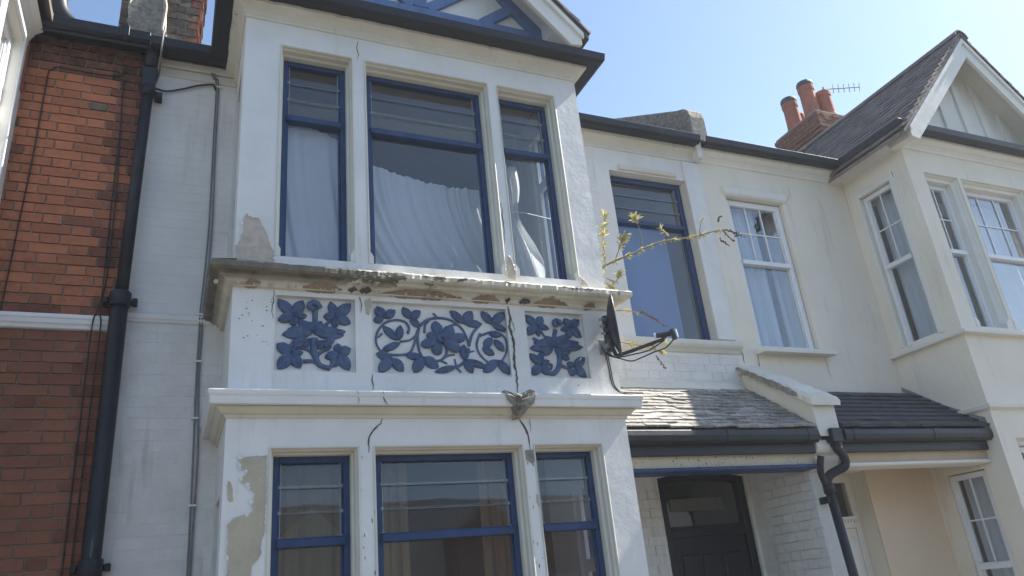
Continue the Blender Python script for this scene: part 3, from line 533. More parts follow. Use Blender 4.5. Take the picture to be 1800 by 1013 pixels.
for k, (lv, pt, st, ro) in enumerate(PANELS):
    a, c = PAN[k]
    pn = MB().box(a - .002, c + .002, PD_, .10, PZ0 - .002, PZ1 + .002).build('floral_panel', 'white', white)
    if k != 1: pass
    for x, z, x2, z2, w_ in lv: flat_leaf(pn, LEAF, 'leaf', x, z, x2, z2, w_ * 1.0, PD_ + .002, random.uniform(.040, .056))
    for x, z, x2, z2, w_ in pt: flat_leaf(pn, PETAL, 'petal', x, z, x2, z2, w_ * .95, PD_ - .004, .05)
    for pts, w_ in st:
        P = bez([(x, PD_ - .004, z) for x, z in pts], 5); r = [w_ * .42 * (1 - .35 * q / len(P)) for q in range(len(P))]
        part('stem', 'blueflat', pn, lambda b: b.tube(P, r, 8), smooth=True)
    for x, z, r in ro:
        P = [(x + r * (1 - .13 * q) * math.cos(q * .75), PD_ - .012 - .0022 * q, z + r * (1 - .13 * q) * math.sin(q * .75)) for q in range(8)]
        part('rosette', 'blueflat', pn, lambda b: b.tube(P, [r * .42] * 7 + [r * .2], 7), smooth=True)
# ------------------------------------------------------------------ windows of the white bay
for a, c in WX:
    u0, u1 = a + .03, c - .03
    sash(white, FRONT(0), u0, u1, UZ0, UZ1 - .03, 4.84, 'blue', .118, .036, louvres=3 if c - a > .6 else 3)
    sash(white, FRONT(0), u0, u1, LZ0, LZ1 - .03, 2.118, 'blue', .118, .036, louvres=3)
for mp, z0, z1, vt in ((RIGHTF(2.5), UZ0, 5.30, 4.84), (LEFTF(0), UZ0, 5.30, 4.84), (RIGHTF(2.5), LZ0, 2.42, 1.9), (LEFTF(0), LZ0, 2.42, 1.9)):
    sash(white, mp, .22, .62 if z0 > 3 else .60, z0, z1, vt, 'blue', .05, .045, inner='upvc')
# ------------------------------------------------------------------ gable over each bay
TAN = 1.02
def gable(root, x0, blue):
    xm = x0 + 1.25; za = 7.10 if blue else 7.00; e = 1.18 if blue else 1.30; hw = 1.30 if blue else 1.46; L = lambda x: za - TAN * abs(x - xm)
    pm = MB().prism([(x0 - .02, 5.68), (x0 + 2.52, 5.68), (x0 + 2.52, L(x0 + 2.52)), (xm, za - .02), (x0 - .02, L(x0 - .02))], lambda p, t: (p[0], .05 + .1 * t, p[1])).build('gable', 'white' if blue else 'creamtrim', root)
    tm = 'bluetimber' if blue else 'creamtrim'
    def bar(a, c, w_, y0=.018, y1=.055):
        a, c = Vector(a), Vector(c); d = (c - a).normalized(); s = Vector((-d.y, d.x)) * w_ / 2
        return part('timber', tm, pm, lambda b: b.prism([tuple(a + s), tuple(c + s), tuple(c - s), tuple(a - s)], lambda p, t: (p[0], y0 + (y1 - y0) * t, p[1])), bevel=.003)
    if blue:
        bar((x0 + .02, 5.90), (x0 + 2.48, 5.90), .19)
        bar((xm, 5.995), (xm, 6.95), .10, .014, .054)
        for s in (1, -1):
            bar((xm + s * .06, 6.0), (xm + s * .62, 6.45), .085, .016)
            bar((xm + s * .50, 5.97), (xm + s * .86, 6.26), .085, .017); bar((xm + s * .05, za - .10), (xm + s * 1.25, L(xm + 1.25) - .10), .12, .011)
    else:
        for k in range(7): bar((x0 + .30 + k * .32, 5.76), (x0 + .30 + k * .32, L(x0 + .30 + k * .32) - .02), .085, .025)
        bar((x0 + .02, 5.79), (x0 + 2.48, 5.79), .12, .012)
    for s in (1, -1):
        part('soffit', 'creamtrim', pm, lambda b: b.prism([(xm, za), (xm + s * e, L(xm + e)), (xm + s * e, L(xm + e) - .03), (xm, za - .03)], lambda p, t: (p[0], -.185 + .235 * t, p[1])))
        bo = part('bargeboard', 'creamtrim', pm, lambda b: b.prism([(xm, za + .012), (xm + s * (e + .06), L(xm + e + .06) + .012), (xm + s * (e + .06), L(xm + e + .06) - .10), (xm + s * (e - .04), L(xm + e - .04) - .22), (xm, za - .23)], lambda p, t: (p[0] + 0 * t, -.225 + .038 * t, p[1])), bevel=.004)
        part('bargeboard_moulding', 'creamtrim', pm, lambda b: b.prism([(xm, za + .016), (xm + s * (e + .07), L(xm + e + .07) + .016), (xm + s * (e + .07), L(xm + e + .07) - .035), (xm, za - .04)], lambda p, t: (p[0], -.246 + .02 * t, p[1])))
        part('boxed_end', 'creamtrim', pm, lambda b: b.prism([(xm + s * (e + .04), L(xm + e + .04)), (xm + s * (e - .16), L(xm + e - .16)), (xm + s * (e - .16), L(xm + e - .16) - .18), (xm + s * (e - .05), L(xm + e - .05) - .19), (xm + s * (e + .04), L(xm + e + .04) - .10)], lambda p, t: (p[0], -.19 + .25 * t, p[1])), bevel=.004)
    rf = MB()
    for s in (1, -1): rf.prism([(xm, za + .02), (xm + s * hw, L(xm + hw) + .02), (xm + s * hw, L(xm + hw) + .06), (xm, za + .065)], lambda p, t: (p[0], -.235 + 3.35 * t, p[1]))
    return rf.build('gable_roof', 'browntile', root), xm, za
grw, _, _ = gable(white, 0, True)
grc, XM, ZA = gable(cream, 6.17, False)
def tile_units(name, mat, n=3, w_=1., th=1.):
    out = []
    for k in range(n):
        b = MB().box(-.5, .5, 0, 1, 0, 1)
        b.v = [(x + random.uniform(-.015, .015), y + (random.uniform(-.03, .03) if y < .5 else 0), z + random.uniform(-.2, .2) * (y < .5)) for x, y, z in b.v]
        out.append(b.build(name, mat, mesh_only=True))
    return out
def lay_tiles(parent, name, meshes, origin, along, up, width, length, tw, gauge, th, tilt=.06, vary=.004, clip=None, broken_=0., lap=1.35):
    """courses of tiles: origin = lower left corner; along = eaves direction; up = up-slope direction"""
    A, U = Vector(along).normalized(), Vector(up).normalized(); Nn = A.cross(U).normalized()
    rows = int(length / gauge); made = 0
    for r in range(rows):
        k = -1 if r % 2 else 0; off = -tw / 2 if r % 2 else 0
        u = off
        while u < width - .02:
            a, c = max(0, u), min(u + tw, width); u += tw
            if c - a < .03: continue
            mid = (a + c) / 2; p = Vector(origin) + A * mid + U * (r * gauge + random.uniform(-vary, vary)) + Nn * (th * .3)
            if clip and not clip(p): continue
            o = link(name, random.choice(meshes), parent); ang = tilt + random.uniform(-.015, .015) * (vary / .004); roll = random.uniform(-.012, .012) * (vary / .004)
            A2 = (A + Nn * roll + U * random.uniform(-.01, .01) * (vary / .004)).normalized(); U2 = (U - Nn * ang).normalized(); N2 = A2.cross(U2).normalized()
            m = Matrix((A2 * (c - a - .004), U2 * gauge * lap, N2 * th)).transposed().to_4x4(); m.translation = p + Nn * (gauge * lap * ang * .8); o.matrix_world = m; made += 1
    return made
gt = tile_units('tile', 'browntile')
LS = 1.46 * math.hypot(1, TAN)
e0 = Vector((XM - 1.46, -.25, ZA - TAN * 1.46 + .06))
lay_tiles(grc, 'tile', gt, (e0.x, e0.y + 3.0, e0.z), (0, -1, 0), (1, 0, TAN), 3.0, LS, .185, .128, .022, tilt=.10)
for k in range(9): o = part('ridge_tile', 'browntile', grc, lambda b: b.prism([(.11 * math.sin(t), .10 * math.cos(t)) for t in (-1.5, -1, -.5, 0, .5, 1, 1.5)] + [(.095 * math.sin(t), .085 * math.cos(t)) for t in (1.5, .75, 0, -.75, -1.5)], lambda p, t: (XM + p[0], -.26 + .33 * k + .325 * t, ZA + .02 + p[1])))
e1 = Vector((XM + 1.46, -.25, ZA - TAN * 1.46 + .06))
lay_tiles(grc, 'verge_tile', gt, (e1.x, -.25, e1.z), (0, 1, 0), (-1, 0, TAN), .18, LS, .18, .128, .022, tilt=.10)
e2 = Vector((1.25 + 1.30, -.25, 7.10 - TAN * 1.30 + .06)); lay_tiles(grw, 'verge_tile', gt, e2, (0, 1, 0), (-1, 0, TAN), .18, 1.30 * math.hypot(1, TAN), .18, .128, .022, tilt=.10)
# ------------------------------------------------------------------ main walls, roofs, rooms
def main_wall(root, x0, x1, holes, mat, th=.22, y=.77):
    return part('wall', mat, root, lambda b: wall_grid(b, FRONT(y), x0, x1, 0, 5.70, th, holes))
BH = lambda x0: [(x0 + .15, x0 + 2.35, .3, 2.78), (x0 + .15, x0 + 2.35, 3.0, 5.50)]
W7 = (3.22, 4.06, 3.685, 5.30)
mw = main_wall(white, -.60, 4.25, BH(0) + [W7, (2.52, 4.23, 0, 2.62)], 'white')
cw = main_wall(cream, 4.25, 8.95, BH(6.17) + [(4.52, 5.235, 3.635, 5.20), (4.62, 5.36, 0, 2.52)], 'cream')
def main_roof(root, x0, x1, ov=.12):
    t = math.tan(R(31)); return part('roof', 'darktile', root, lambda b: b.prism([(.62, 5.70), (5.2, 5.70 + 4.58 * t), (9.8, 5.70), (9.8, 5.64), (5.2, 5.63 + 4.58 * t), (.62, 5.64)], lambda p, t_: (x0 + (x1 - x0) * t_, p[0], p[1])))
rw, rc = main_roof(white, -.6, 4.2), main_roof(cream, 4.26, 8.95)
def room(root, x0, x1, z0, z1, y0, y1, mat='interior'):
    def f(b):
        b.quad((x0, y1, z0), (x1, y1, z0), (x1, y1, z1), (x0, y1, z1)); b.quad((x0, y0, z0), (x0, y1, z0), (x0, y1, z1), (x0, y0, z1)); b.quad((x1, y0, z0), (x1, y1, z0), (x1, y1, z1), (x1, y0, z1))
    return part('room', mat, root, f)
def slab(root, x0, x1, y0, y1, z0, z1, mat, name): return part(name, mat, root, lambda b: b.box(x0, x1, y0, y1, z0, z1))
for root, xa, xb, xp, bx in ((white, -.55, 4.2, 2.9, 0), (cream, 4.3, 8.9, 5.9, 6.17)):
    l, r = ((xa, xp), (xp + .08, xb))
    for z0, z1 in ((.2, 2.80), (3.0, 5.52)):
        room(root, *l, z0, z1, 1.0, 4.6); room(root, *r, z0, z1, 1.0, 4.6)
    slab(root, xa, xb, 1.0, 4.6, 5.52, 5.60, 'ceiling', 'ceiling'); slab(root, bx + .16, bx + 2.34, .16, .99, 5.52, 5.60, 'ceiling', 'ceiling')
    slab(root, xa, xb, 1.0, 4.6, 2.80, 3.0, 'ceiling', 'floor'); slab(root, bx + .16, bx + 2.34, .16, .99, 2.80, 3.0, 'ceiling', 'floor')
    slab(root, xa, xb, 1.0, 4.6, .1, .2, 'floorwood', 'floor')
# back and end walls of the terrace
part('rear_wall', 'stock', white, lambda b: b.box(-.6, 4.24, 9.4, 9.6, 0, 5.66)); part('rear_wall', 'stock', cream, lambda b: b.box(4.26, 8.95, 9.4, 9.6, 0, 5.66))
# ------------------------------------------------------------------ white wall left of the bay: painted bricks
wb = brick_meshes('brick', 'brickwhite')
SW = part('string_course', 'white', white, lambda b: b.prism([(.770, 3.600), (.755, 3.603), (.748, 3.618), (.742, 3.625), (.740, 3.655), (.770, 3.668)], lambda p, t: (-.598 + .595 * t, p[0], p[1])))
n1 = lay_bricks(white, wb, -.60, .0, 1.80, 3.60, lambda u, v, d: (u, .7675 + d, v), joint=.004, vary=.0006)
for q in ((.755, .775, 5.53, 5.60), (.735, .774, 5.604, 5.664)): part('eaves_course', 'trim', white, lambda b: b.box(-.598, -.003, *q), bevel=.006)
# joint lines on the upper wall: one thin skin of flush painted bricks
def skin(b, x0, x1, z0, z1, y, th=.004):
    r = 0; z = z0
    while z < z1 - .03:
        u = x0 - (.25 if r % 2 else .086); k = 0
        while u < x1:
            L = .216 if k % 2 == 0 else .105; a, c = max(u, x0), min(u + L, x1)
            if c - a > .02: b.box(a, c, y - th + random.uniform(-.0004, .0004), y + .02, z, z + .0672)
            u += L + .002; k += 1
        z += .0695; r += 1
tag(part('flush_brickwork', 'white', white, lambda b: (skin(b, -.60, -.002, 3.67, 5.53, .770, .0014), skin(b, 2.502, 3.2, 3.72, 5.5, .7705, .0012))), kind='stuff')
# ------------------------------------------------------------------ first-floor window over the porch
W = W7
part('window_head', 'trim', white, lambda b: [b.prism([(.77, 5.31), (.748, 5.315), (.735, 5.335), (.735, 5.35), (.752, 5.362), (.77, 5.365)], lambda p, t: (W[0] + .10 + (W[1] - W[0] - .2) * t, p[0], p[1]))], bevel=.002)
part('window_sill', 'trim', white, lambda b: [b.prism([(.78, 3.555), (.755, 3.56), (.735, 3.585), (.712, 3.60), (.700, 3.62), (.700, 3.648), (.71, 3.656), (.85, 3.688), (.85, 3.57)], lambda p, t: (3.05 + (4.27 - 3.05) * t, p[0], p[1]))], bevel=.003)
w7 = sash(white, FRONT(.77), W[0], W[1] - .005, W[2], W[3] - .005, 4.80, 'blue', .085, .05, louvres=3)
part('reveal', 'trim', white, lambda b: b.quad((W[1] - .003, .772, W[2]), (W[1] - .003, .99, W[2]), (W[1] - .003, .99, W[3]), (W[1] - .003, .772, W[3])))
bl = part('roller_blind', 'blind', None, lambda b: [b.box(3.10, 3.88, .985, .99, 3.62, 4.86), b.tube([(3.10, 1.0, 4.87), (3.88, 1.0, 4.87)], .022, 8)]); tag(bl, 'flat blue blind drawn down behind the window above the porch roof', 'blind')
MCORN = [(-.02, 5.520), (.012, 5.523), (.016, 5.54), (.012, 5.55), (.018, 5.595), (.040, 5.615), (.070, 5.625), (.076, 5.664), (-.02, 5.664)]
part('cornice', 'trim', white, lambda b: b.sweep(MCORN, [(2.503, .77), (4.20, .77)]))
crack(white, [(4.205, 5.60), (4.215, 5.50), (4.225, 5.42), (4.245, 5.3), (4.25, 5.1), (4.248, 4.6)], .008, .768); crack(white, [(4.29, 3.62), (4.30, 3.55), (4.295, 3.48)], .008, .768)
part('pilaster_strip', 'white', white, lambda b: b.box(4.06, 4.255, .752, .775, 3.69, 5.515), bevel=.004)
n2 = lay_bricks(white, wb, 2.51, 4.24, 3.18, 3.56, lambda u, v, d: (u, .766 + d, v), joint=.004, vary=.001)
part('flashing_fillet', 'trim', white, lambda b: b.prism([(.77, 3.30), (.74, 3.275), (.70, 3.20), (.77, 3.19)], lambda p, t: (2.505 + 1.70 * t, p[0], p[1])), bevel=.003)
# ------------------------------------------------------------------ porches
def porch_roof(root, x0, x1, mat, y0=.075, z0=2.735, y1=.775, z1=3.235):
    return part('porch_roof', mat, root, lambda b: b.prism([(y0, z0), (y1, z1), (y1, z1 - .06), (y0 + .06, z0 - .06)], lambda p, t: (x0 + (x1 - x0) * t, p[0], p[1])))
pr = porch_roof(white, 2.502, 4.23, 'slate'); pc = porch_roof(cream, 4.475, 6.168, 'darktile')
SLU = Vector((0, .70, .50)); SLL = SLU.length
sl = tile_units('slate', 'slate', 5)
lay_tiles(pr, 'slate', sl, (2.506, .055, 2.737), (1, 0, 0), SLU, 1.72, SLL - .02, .19, .066, .012, tilt=.12, vary=.013, lap=1.6)
dt = tile_units('tile', 'darktile', 3)
lay_tiles(pc, 'tile', dt, (4.48, .055, 2.737), (1, 0, 0), SLU, 1.685, SLL - .01, .17, .095, .020, tilt=.12, vary=.003, lap=1.3)
part('flashing', 'lead', pc, lambda b: b.prism([(.06, 2.755), (.775, 3.262), (.775, 3.30), (.40, 3.03), (.12, 2.86), (.06, 2.83)], lambda p, t: (6.150 + .018 * t, p[0], p[1])))
def porch_front(root, x0, x1, rough, barmat):
    part('gutter', 'black', root, lambda b: b.prism([(.135, 2.735), (.135, 2.665), (.112, 2.640), (.070, 2.635), (.042, 2.655), (.034, 2.690), (.040, 2.728), (.052, 2.735), (.060, 2.690), (.115, 2.690), (.122, 2.735)], lambda p, t: (x0 + (x1 - x0) * t, p[0], p[1])), bevel=.003)
    part('fascia', 'black', root, lambda b: b.box(x0 + .003, x1 - .003, .112, .140, 2.565, 2.72), bevel=.004)
    part('porch_lintel', rough, root, lambda b: b.box(x0 + .002, x1 - .002, .150, .30, 2.49, 2.70))
    part('porch_trim', barmat, root, lambda b: b.prism([(.155, 2.486), (.128, 2.486), (.122, 2.474), (.128, 2.462), (.15, 2.455), (.30, 2.455), (.30, 2.486)], lambda p, t: (x0 + .004 + (x1 - x0 - .008) * t, p[0], p[1])), bevel=.002)
def collars(root, xs):
    for x in xs: part('gutter_union', 'black', root, lambda b: b.prism([(.137, 2.738), (.137, 2.662), (.113, 2.636), (.068, 2.631), (.038, 2.652), (.030, 2.690), (.036, 2.731), (.05, 2.738)], lambda p, t: (x + .07 * t, p[0], p[1])), bevel=.003)
collars(white, (3.35, 4.10)); collars(cream, (4.56, 5.45))
porch_front(white, 2.503, 4.215, 'pebble', 'blue'); porch_front(cream, 4.475, 6.167, 'pebble2', 'creamtrim')
part('porch_ceiling', 'brickwhite', white, lambda b: b.box(2.50, 4.23, .30, .99, 2.60, 2.64)); part('porch_ceiling', 'bouncetint', cream, lambda b: b.box(4.47, 6.17, .30, .765, 2.56, 2.64))
# party pier between the porches: brick, corbel, sloping parapet with cement coping
pier = part('porch_pier', 'brickwhite', white, lambda b: b.box(4.243, 4.435, .245, 1.25, 0, 2.62))
part('pier_strip', 'white', white, lambda b: b.box(4.236, 4.246, .255, .345, 0, 2.30), bevel=.003)
n3 = lay_bricks(white, wb, .25, .99, 1.62, 2.46, lambda u, v, d: (4.228 + d, u, v), joint=.004, vary=.0015, rot=math.pi / 2, course=.0695)
part('corbel', 'white', white, lambda b: [b.prism([(.30, 2.44), (.235, 2.44), (.20, 2.475), (.185, 2.50), (.165, 2.52), (.165, 2.55), (.12, 2.575), (.10, 2.60), (.10, 2.66), (.30, 2.66)], lambda p, t: (4.218 + .265 * t, p[0], p[1]))], bevel=.006, jitter=.003)
par = part('parapet', 'trim', white, lambda b: b.prism([(.065, 2.68), (.065, 2.93), (.775, 3.40), (.775, 3.10)], lambda p, t: (4.236 + .225 * t, p[0], p[1])), bevel=.004)
def coping(b):
    P = [(.03, 2.915), (.03, 2.985), (.40, 3.23), (.775, 3.475), (.775, 3.39)]; n = 26; rings = []
    for k in range(n + 1):
        t = k / n; y = .028 + .745 * t; z = 2.915 + .477 * t; h = .075 + random.uniform(-.012, .010); e = random.uniform(-.008, .008)
        rings.append([(4.205 + e, y, z), (4.203 + e, y, z + h * .6), (4.23 + e, y, z + h), (4.36, y, z + h + random.uniform(-.004, .008)), (4.47, y, z + h * .9), (4.497 - e, y, z + h * .5), (4.492, y, z)])
    b.loft(rings)
cp = part('coping', 'trim', white, coping)
def bare_cement(b):
    for k in range(34):
        t = random.uniform(.22, .95); y = .04 + .735 * t; z = 2.925 + .477 * t
        r = random.uniform(.025, .06); pts = [(y + r * 1.3 * math.cos(q) * random.uniform(.6, 1.2), z + .03 + .64 * r * 1.3 * math.cos(q) + r * .55 * math.sin(q) * random.uniform(.6, 1.2)) for q in [j * .7 for j in range(9)]]
        b.prism(pts, lambda p, tt: (4.1935 + .02 * tt - .001 * k * .2, p[0], p[1]))
tag(part('bare_cement', 'cement', white, bare_cement), kind='stuff')
# front door under the white porch
def arch_pts(x0, x1, z, rise, n=10): return [(x0 + (x1 - x0) * k / n, z + rise * (1 - (2 * k / n - 1) ** 2)) for k in range(n + 1)]
DX0, DX1, DZ, DR = 3.325, 4.20, 2.548, .032
def porch_back(b):
    A = arch_pts(DX0, DX1, DZ, DR)
    b.prism([(2.50, 0), (2.50, 2.62), (4.25, 2.62), (4.25, 0), (DX1, 0)] + A[::-1] + [(DX0, 0)], lambda p, t: (p[0], .962 + .09 * t, p[1]))
part('porch_back_wall', 'brickwhite', white, porch_back)
n4 = lay_bricks(white, wb, 2.60, DX0 - .004, 1.62, 2.45, lambda u, v, d: (u, .955 + d, v), joint=.004, vary=.001)
def dframe(b):
    A = arch_pts(DX0, DX1, DZ, DR); I = arch_pts(DX0 + .07, DX1 - .07, DZ - .05, DR)
    b.prism([(DX0, 0)] + A + [(DX1, 0), (DX1 - .07, 0)] + I[::-1] + [(DX0 + .07, 0)], lambda p, t: (p[0], .985 + .07 * t, p[1]))
    b.box(DX0 + .068, DX1 - .068, .990, 1.05, 2.085, 2.155); b.box(DX0 + .068, DX1 - .068, .978, 1.0, 2.148, 2.168)
dr = part('front_door', 'door', white, dframe, bevel=.004)
A = arch_pts(DX0 + .068, DX1 - .068, DZ - .052, DR)
part('fanlight', 'glass', dr, lambda b: b.prism([(DX0 + .068, 2.15)] + A + [(DX1 - .068, 2.15)], lambda p, t: (p[0], 1.02 + .006 * t, p[1])))
part('door_leaf', 'door', dr, lambda b: b.box(DX0 + .07, DX1 - .07, 1.012, 1.05, .05, 2.085))
for k in range(3): part('door_panel', 'door', dr, lambda b: b.box(DX0 + .14 + k * .205, DX0 + .31 + k * .205, .998, 1.02, 1.25, 1.955), bevel=.012)
part('nameplate', 'plate', dr, lambda b: b.box(3.44, 3.97, 1.008, 1.016, 2.285, 2.385), bevel=.003)
# ------------------------------------------------------------------ cream house: windows, door, bay
w8 = sash(cream, FRONT(.77), 4.53, 5.225, 3.645, 5.19, 4.49, 'upvc', .05, .06, bars=(2, 1), gl='glass2', tr=.055)
part('window_head', 'creamtrim', cream, lambda b: b.prism([(.775, 5.195), (.752, 5.20), (.735, 5.22), (.735, 5.285), (.75, 5.30), (.775, 5.30)], lambda p, t: (4.49 + .78 * t, p[0], p[1])), bevel=.004)
part('window_sill', 'creamtrim', cream, lambda b: b.prism([(.86, 3.575), (.66, 3.565), (.655, 3.61), (.86, 3.648)], lambda p, t: (4.46 + .86 * t, p[0], p[1])), bevel=.004)
CX = [(.215, .705), (.750, 1.735), (1.79, 2.285)]
CP = [(.001, -.002), (.001, .02), (.012, .03), (.02, .05), (.05, .06), (.052, .13)]
cb = bay_shell(cream, 6.17, CX, 'cream', 'creamtrim', panels=False, uz1=5.29, uz0=3.66, prof=CP)
CS = [(-.12, 3.565), (.0, 3.57), (.06, 3.575), (.064, 3.605), (.060, 3.610), (-.12, 3.665)]
MB().sweep(CS, bay_path(6.17, 8.67)).build('sill', 'creamtrim', cb, bevel=.002)
MB().sweep([(-.02, 2.88), (.008, 2.882), (.035, 2.90), (.04, 2.93), (-.02, 2.95)], bay_path(6.17, 8.67)).build('cornice', 'creamtrim', cb)
CCORN = [(-.02, 5.535), (.012, 5.538), (.02, 5.56), (.045, 5.585), (.060, 5.59), (.085, 5.61), (.095, 5.625), (.098, 5.660), (-.02, 5.660)]
MB().sweep(CCORN, [(4.27, .77)] + bay_path(6.17, 8.67)).build('cornice', 'creamtrim', cream)
MB().sweep([(o, z) for o, z in GUT], [(4.26, .768)] + bay_path(6.17, 8.67)).build('gutter', 'black', cream, bevel=.003)
for a, c in CX:
    sash(cream, FRONT(0), 6.17 + a + .05, 6.17 + c - .05, 3.66, 5.24, 4.46, 'upvc', .115, .05, bars=(2 if c - a > .6 else 1, 1), gl='glass2', tr=.055)
    sash(cream, FRONT(0), 6.17 + a + .05, 6.17 + c - .05, LZ0, 2.58, 1.9, 'upvc', .115, .05, bars=(1, 1), gl='glass2', tr=.055)
sash(cream, LEFTF(6.17), .225, .615, 3.66, 5.29, 4.46, 'upvc', .04, .045, bars=(1, 1), gl='glass2', tr=.055); sash(cream, RIGHTF(8.67), .225, .615, 3.66, 5.29, 4.46, 'upvc', .04, .045, bars=(1, 1), gl='glass2', tr=.055)
for q in ((6.156, 6.172, .615, .665, 3.655, 5.36), (6.156, 6.172, .17, .225, 3.655, 5.36), (6.154, 6.172, .17, .665, 5.295, 5.37)): part('window_surround', 'creamtrim', cb, lambda b: b.box(*q), bevel=.004)
sash(cream, LEFTF(6.17), .225, .595, LZ0, 2.41, 1.62, 'upvc', .02, .045, bars=(1, 1), gl='glass2', tr=.055); sash(cream, RIGHTF(8.67), .225, .595, LZ0, 2.41, 1.62, 'upvc', .02, .045, bars=(1, 1), gl='glass2', tr=.055)
part('porch_wall', 'bouncetint', cream, lambda b: [b.box(5.362, 6.168, .758, .769, 0, 2.555)])  # thin wall skin carrying the painted-in bounce light
d2 = part('front_door', 'creamtrim', cream, lambda b: [b.box(4.62, 4.69, .93, .99, 0, 2.52), b.box(5.29, 5.36, .93, .99, 0, 2.52), b.box(4.69, 5.29, .93, .99, 2.45, 2.52), b.box(4.69, 5.29, .915, .985, 2.06, 2.14), b.box(4.69, 5.29, .895, .925, 2.13, 2.155)], bevel=.004)
for k in range(17): part('dentil', 'creamtrim', d2, lambda b: b.box(4.70 + k * .035, 4.72 + k * .035, .903, .917, 2.10, 2.122))
part('fanlight', 'glass', d2, lambda b: b.box(4.69, 5.29, .95, .956, 2.155, 2.45)); part('door_leaf', 'creamtrim', d2, lambda b: [b.box(4.69, 5.29, .94, .98, 0, 2.06), b.box(4.74, 5.24, .930, .945, 1.35, 1.98), b.box(4.80, 5.18, .922, .935, 1.40, 1.92)], bevel=.006)
crack(cream, [(4.47, 3.58), (4.46, 3.45), (4.475, 3.36)], .006, .769); crack(cream, [(5.25, 3.58), (5.27, 3.50), (5.265, 3.44), (5.29, 3.37)], .004, .769); crack(cream, [(5.28, 5.22), (5.36, 5.30), (5.38, 5.41)], .003, .769)
# ------------------------------------------------------------------ party parapet on the main roof
def upstand(b):
    pts = [(.68, 5.70), (.68, 6.02), (.70, 6.10), (.76, 6.155), (.84, 6.19), (4.9, 8.62), (4.9, 5.70)]
    b.prism(pts, lambda p, t: (4.205 + .19 * t, p[0], p[1]))
ups = part('roof_parapet', 'cement', white, upstand, bevel=.012)
part('parapet_foot', 'white', white, lambda b: b.box(4.198, 4.262, .66, .775, 5.525, 5.72), bevel=.008)
# ------------------------------------------------------------------ chimneys
sbm = brick_meshes('brick', 'stock'); srm = brick_meshes('brick', 'redbrick')
cx0, cx1, cy = -.86, -.325, .95
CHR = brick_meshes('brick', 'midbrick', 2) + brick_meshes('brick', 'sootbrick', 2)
ch = part('chimney', 'mortar', white, lambda b: b.box(cx0 + .004, cx1 - .004, cy + .006, cy + 1.0, 5.5, 7.6))
lay_bricks(ch, sbm, cx0, cx1, 5.86, 7.25, lambda u, v, d: (u, cy + d, v), depth=.06, vary=.006, course=.074)
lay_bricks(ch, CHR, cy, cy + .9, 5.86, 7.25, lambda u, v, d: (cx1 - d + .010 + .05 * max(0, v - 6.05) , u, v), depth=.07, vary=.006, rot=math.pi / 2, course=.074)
part('render_patch', 'cement', ch, lambda b: ragged(b, densify([(-.80, 6.02), (-.56, 6.0), (-.555, 6.2), (-.55, 7.2), (-.79, 7.2), (-.81, 6.4)], .03, .008), FRONT(cy - .006), .012))
part('mortar_fillet', 'plaster', ch, lambda b: b.tube(bez([(-.575, cy - .012, 6.42), (-.548, cy - .016, 6.32), (-.556, cy - .016, 6.15), (-.556, cy - .016, 6.08), (-.53, cy - .016, 6.02)], 4), [.012, .018, .016, .014, .010] + [.01] * 0 if 0 else .014, 6))
part('white_flashing', 'upvc', ch, lambda b: b.prism([(-.83, 6.75), (-.79, 6.75), (-.785, 6.32), (-.80, 6.28)], lambda p, t: (p[0], cy - .03 + .02 * t, p[1])))
qx0, qx1, qy0, qy1 = 8.70, 9.42, 2.84, 3.75
ch2 = part('chimney', 'mortar', cream, lambda b: b.box(qx0 + .01, qx1 - .01, qy0 + .01, qy1, 6.5, 8.42))
def stackbricks(b):
    for r in range(27):
        z = 6.49 + r * .0715; o = .0 if r < 21 else (.02 * (r - 20) if r < 24 else .06)
        for face in range(2):
            L0, L1 = ((qx0 - o, qx1 + o) if face == 0 else (qy0 - o + .05, qy1)); u = L0 - (.09 if r % 2 else 0); k = 0
            while u < L1:
                L = .212 if (k + r) % 2 else .1; a, c = max(u, L0), min(u + L, L1)
                if c - a > .03:
                    j = random.uniform(-.004, .004)
                    if face == 0: b.box(a, c, qy0 - o + j, qy0 + .1, z, z + .0615)
                    else: b.box(qx0 - o + j, qx0 + .1, a, c, z, z + .0615)
                u += L + .010; k += 1
tag(part('brickwork', 'midbrick', ch2, stackbricks), kind='stuff')
part('chimney_cap', 'cement', ch2, lambda b: b.box(qx0 - .03, qx1 + .03, qy0 - .03, qy1, 8.42, 8.475), bevel=.02)
for px, py, h, cowl in ((8.80, 3.38, .52, 1), (8.84, 3.02, .60, 1), (9.11, 2.96, .50, 0), (8.98, 3.45, .36, 0)):
    part('chimney_pot', 'terracotta', ch2, lambda b: b.loft([[(px + r * math.cos(t), py + r * math.sin(t), 8.455 + z) for t in [q * math.pi / 8 for q in range(16)]] for r, z in ((.135, 0), (.135, .04), (.125, .06), (.118, h - .10), (.130, h - .08), (.133, h - .02), (.125, h), (.10, h - .01), (.10, h - .2))]), smooth=False)
    if cowl: part('cowl', 'darktile', ch2, lambda b: b.loft([[(px + r * math.cos(t), py + r * math.sin(t), 8.455 + h + z) for t in [q * math.pi / 8 for q in range(16)]] for r, z in ((.13, .002), (.136, .05), (.125, .09), (.03, .115))]))
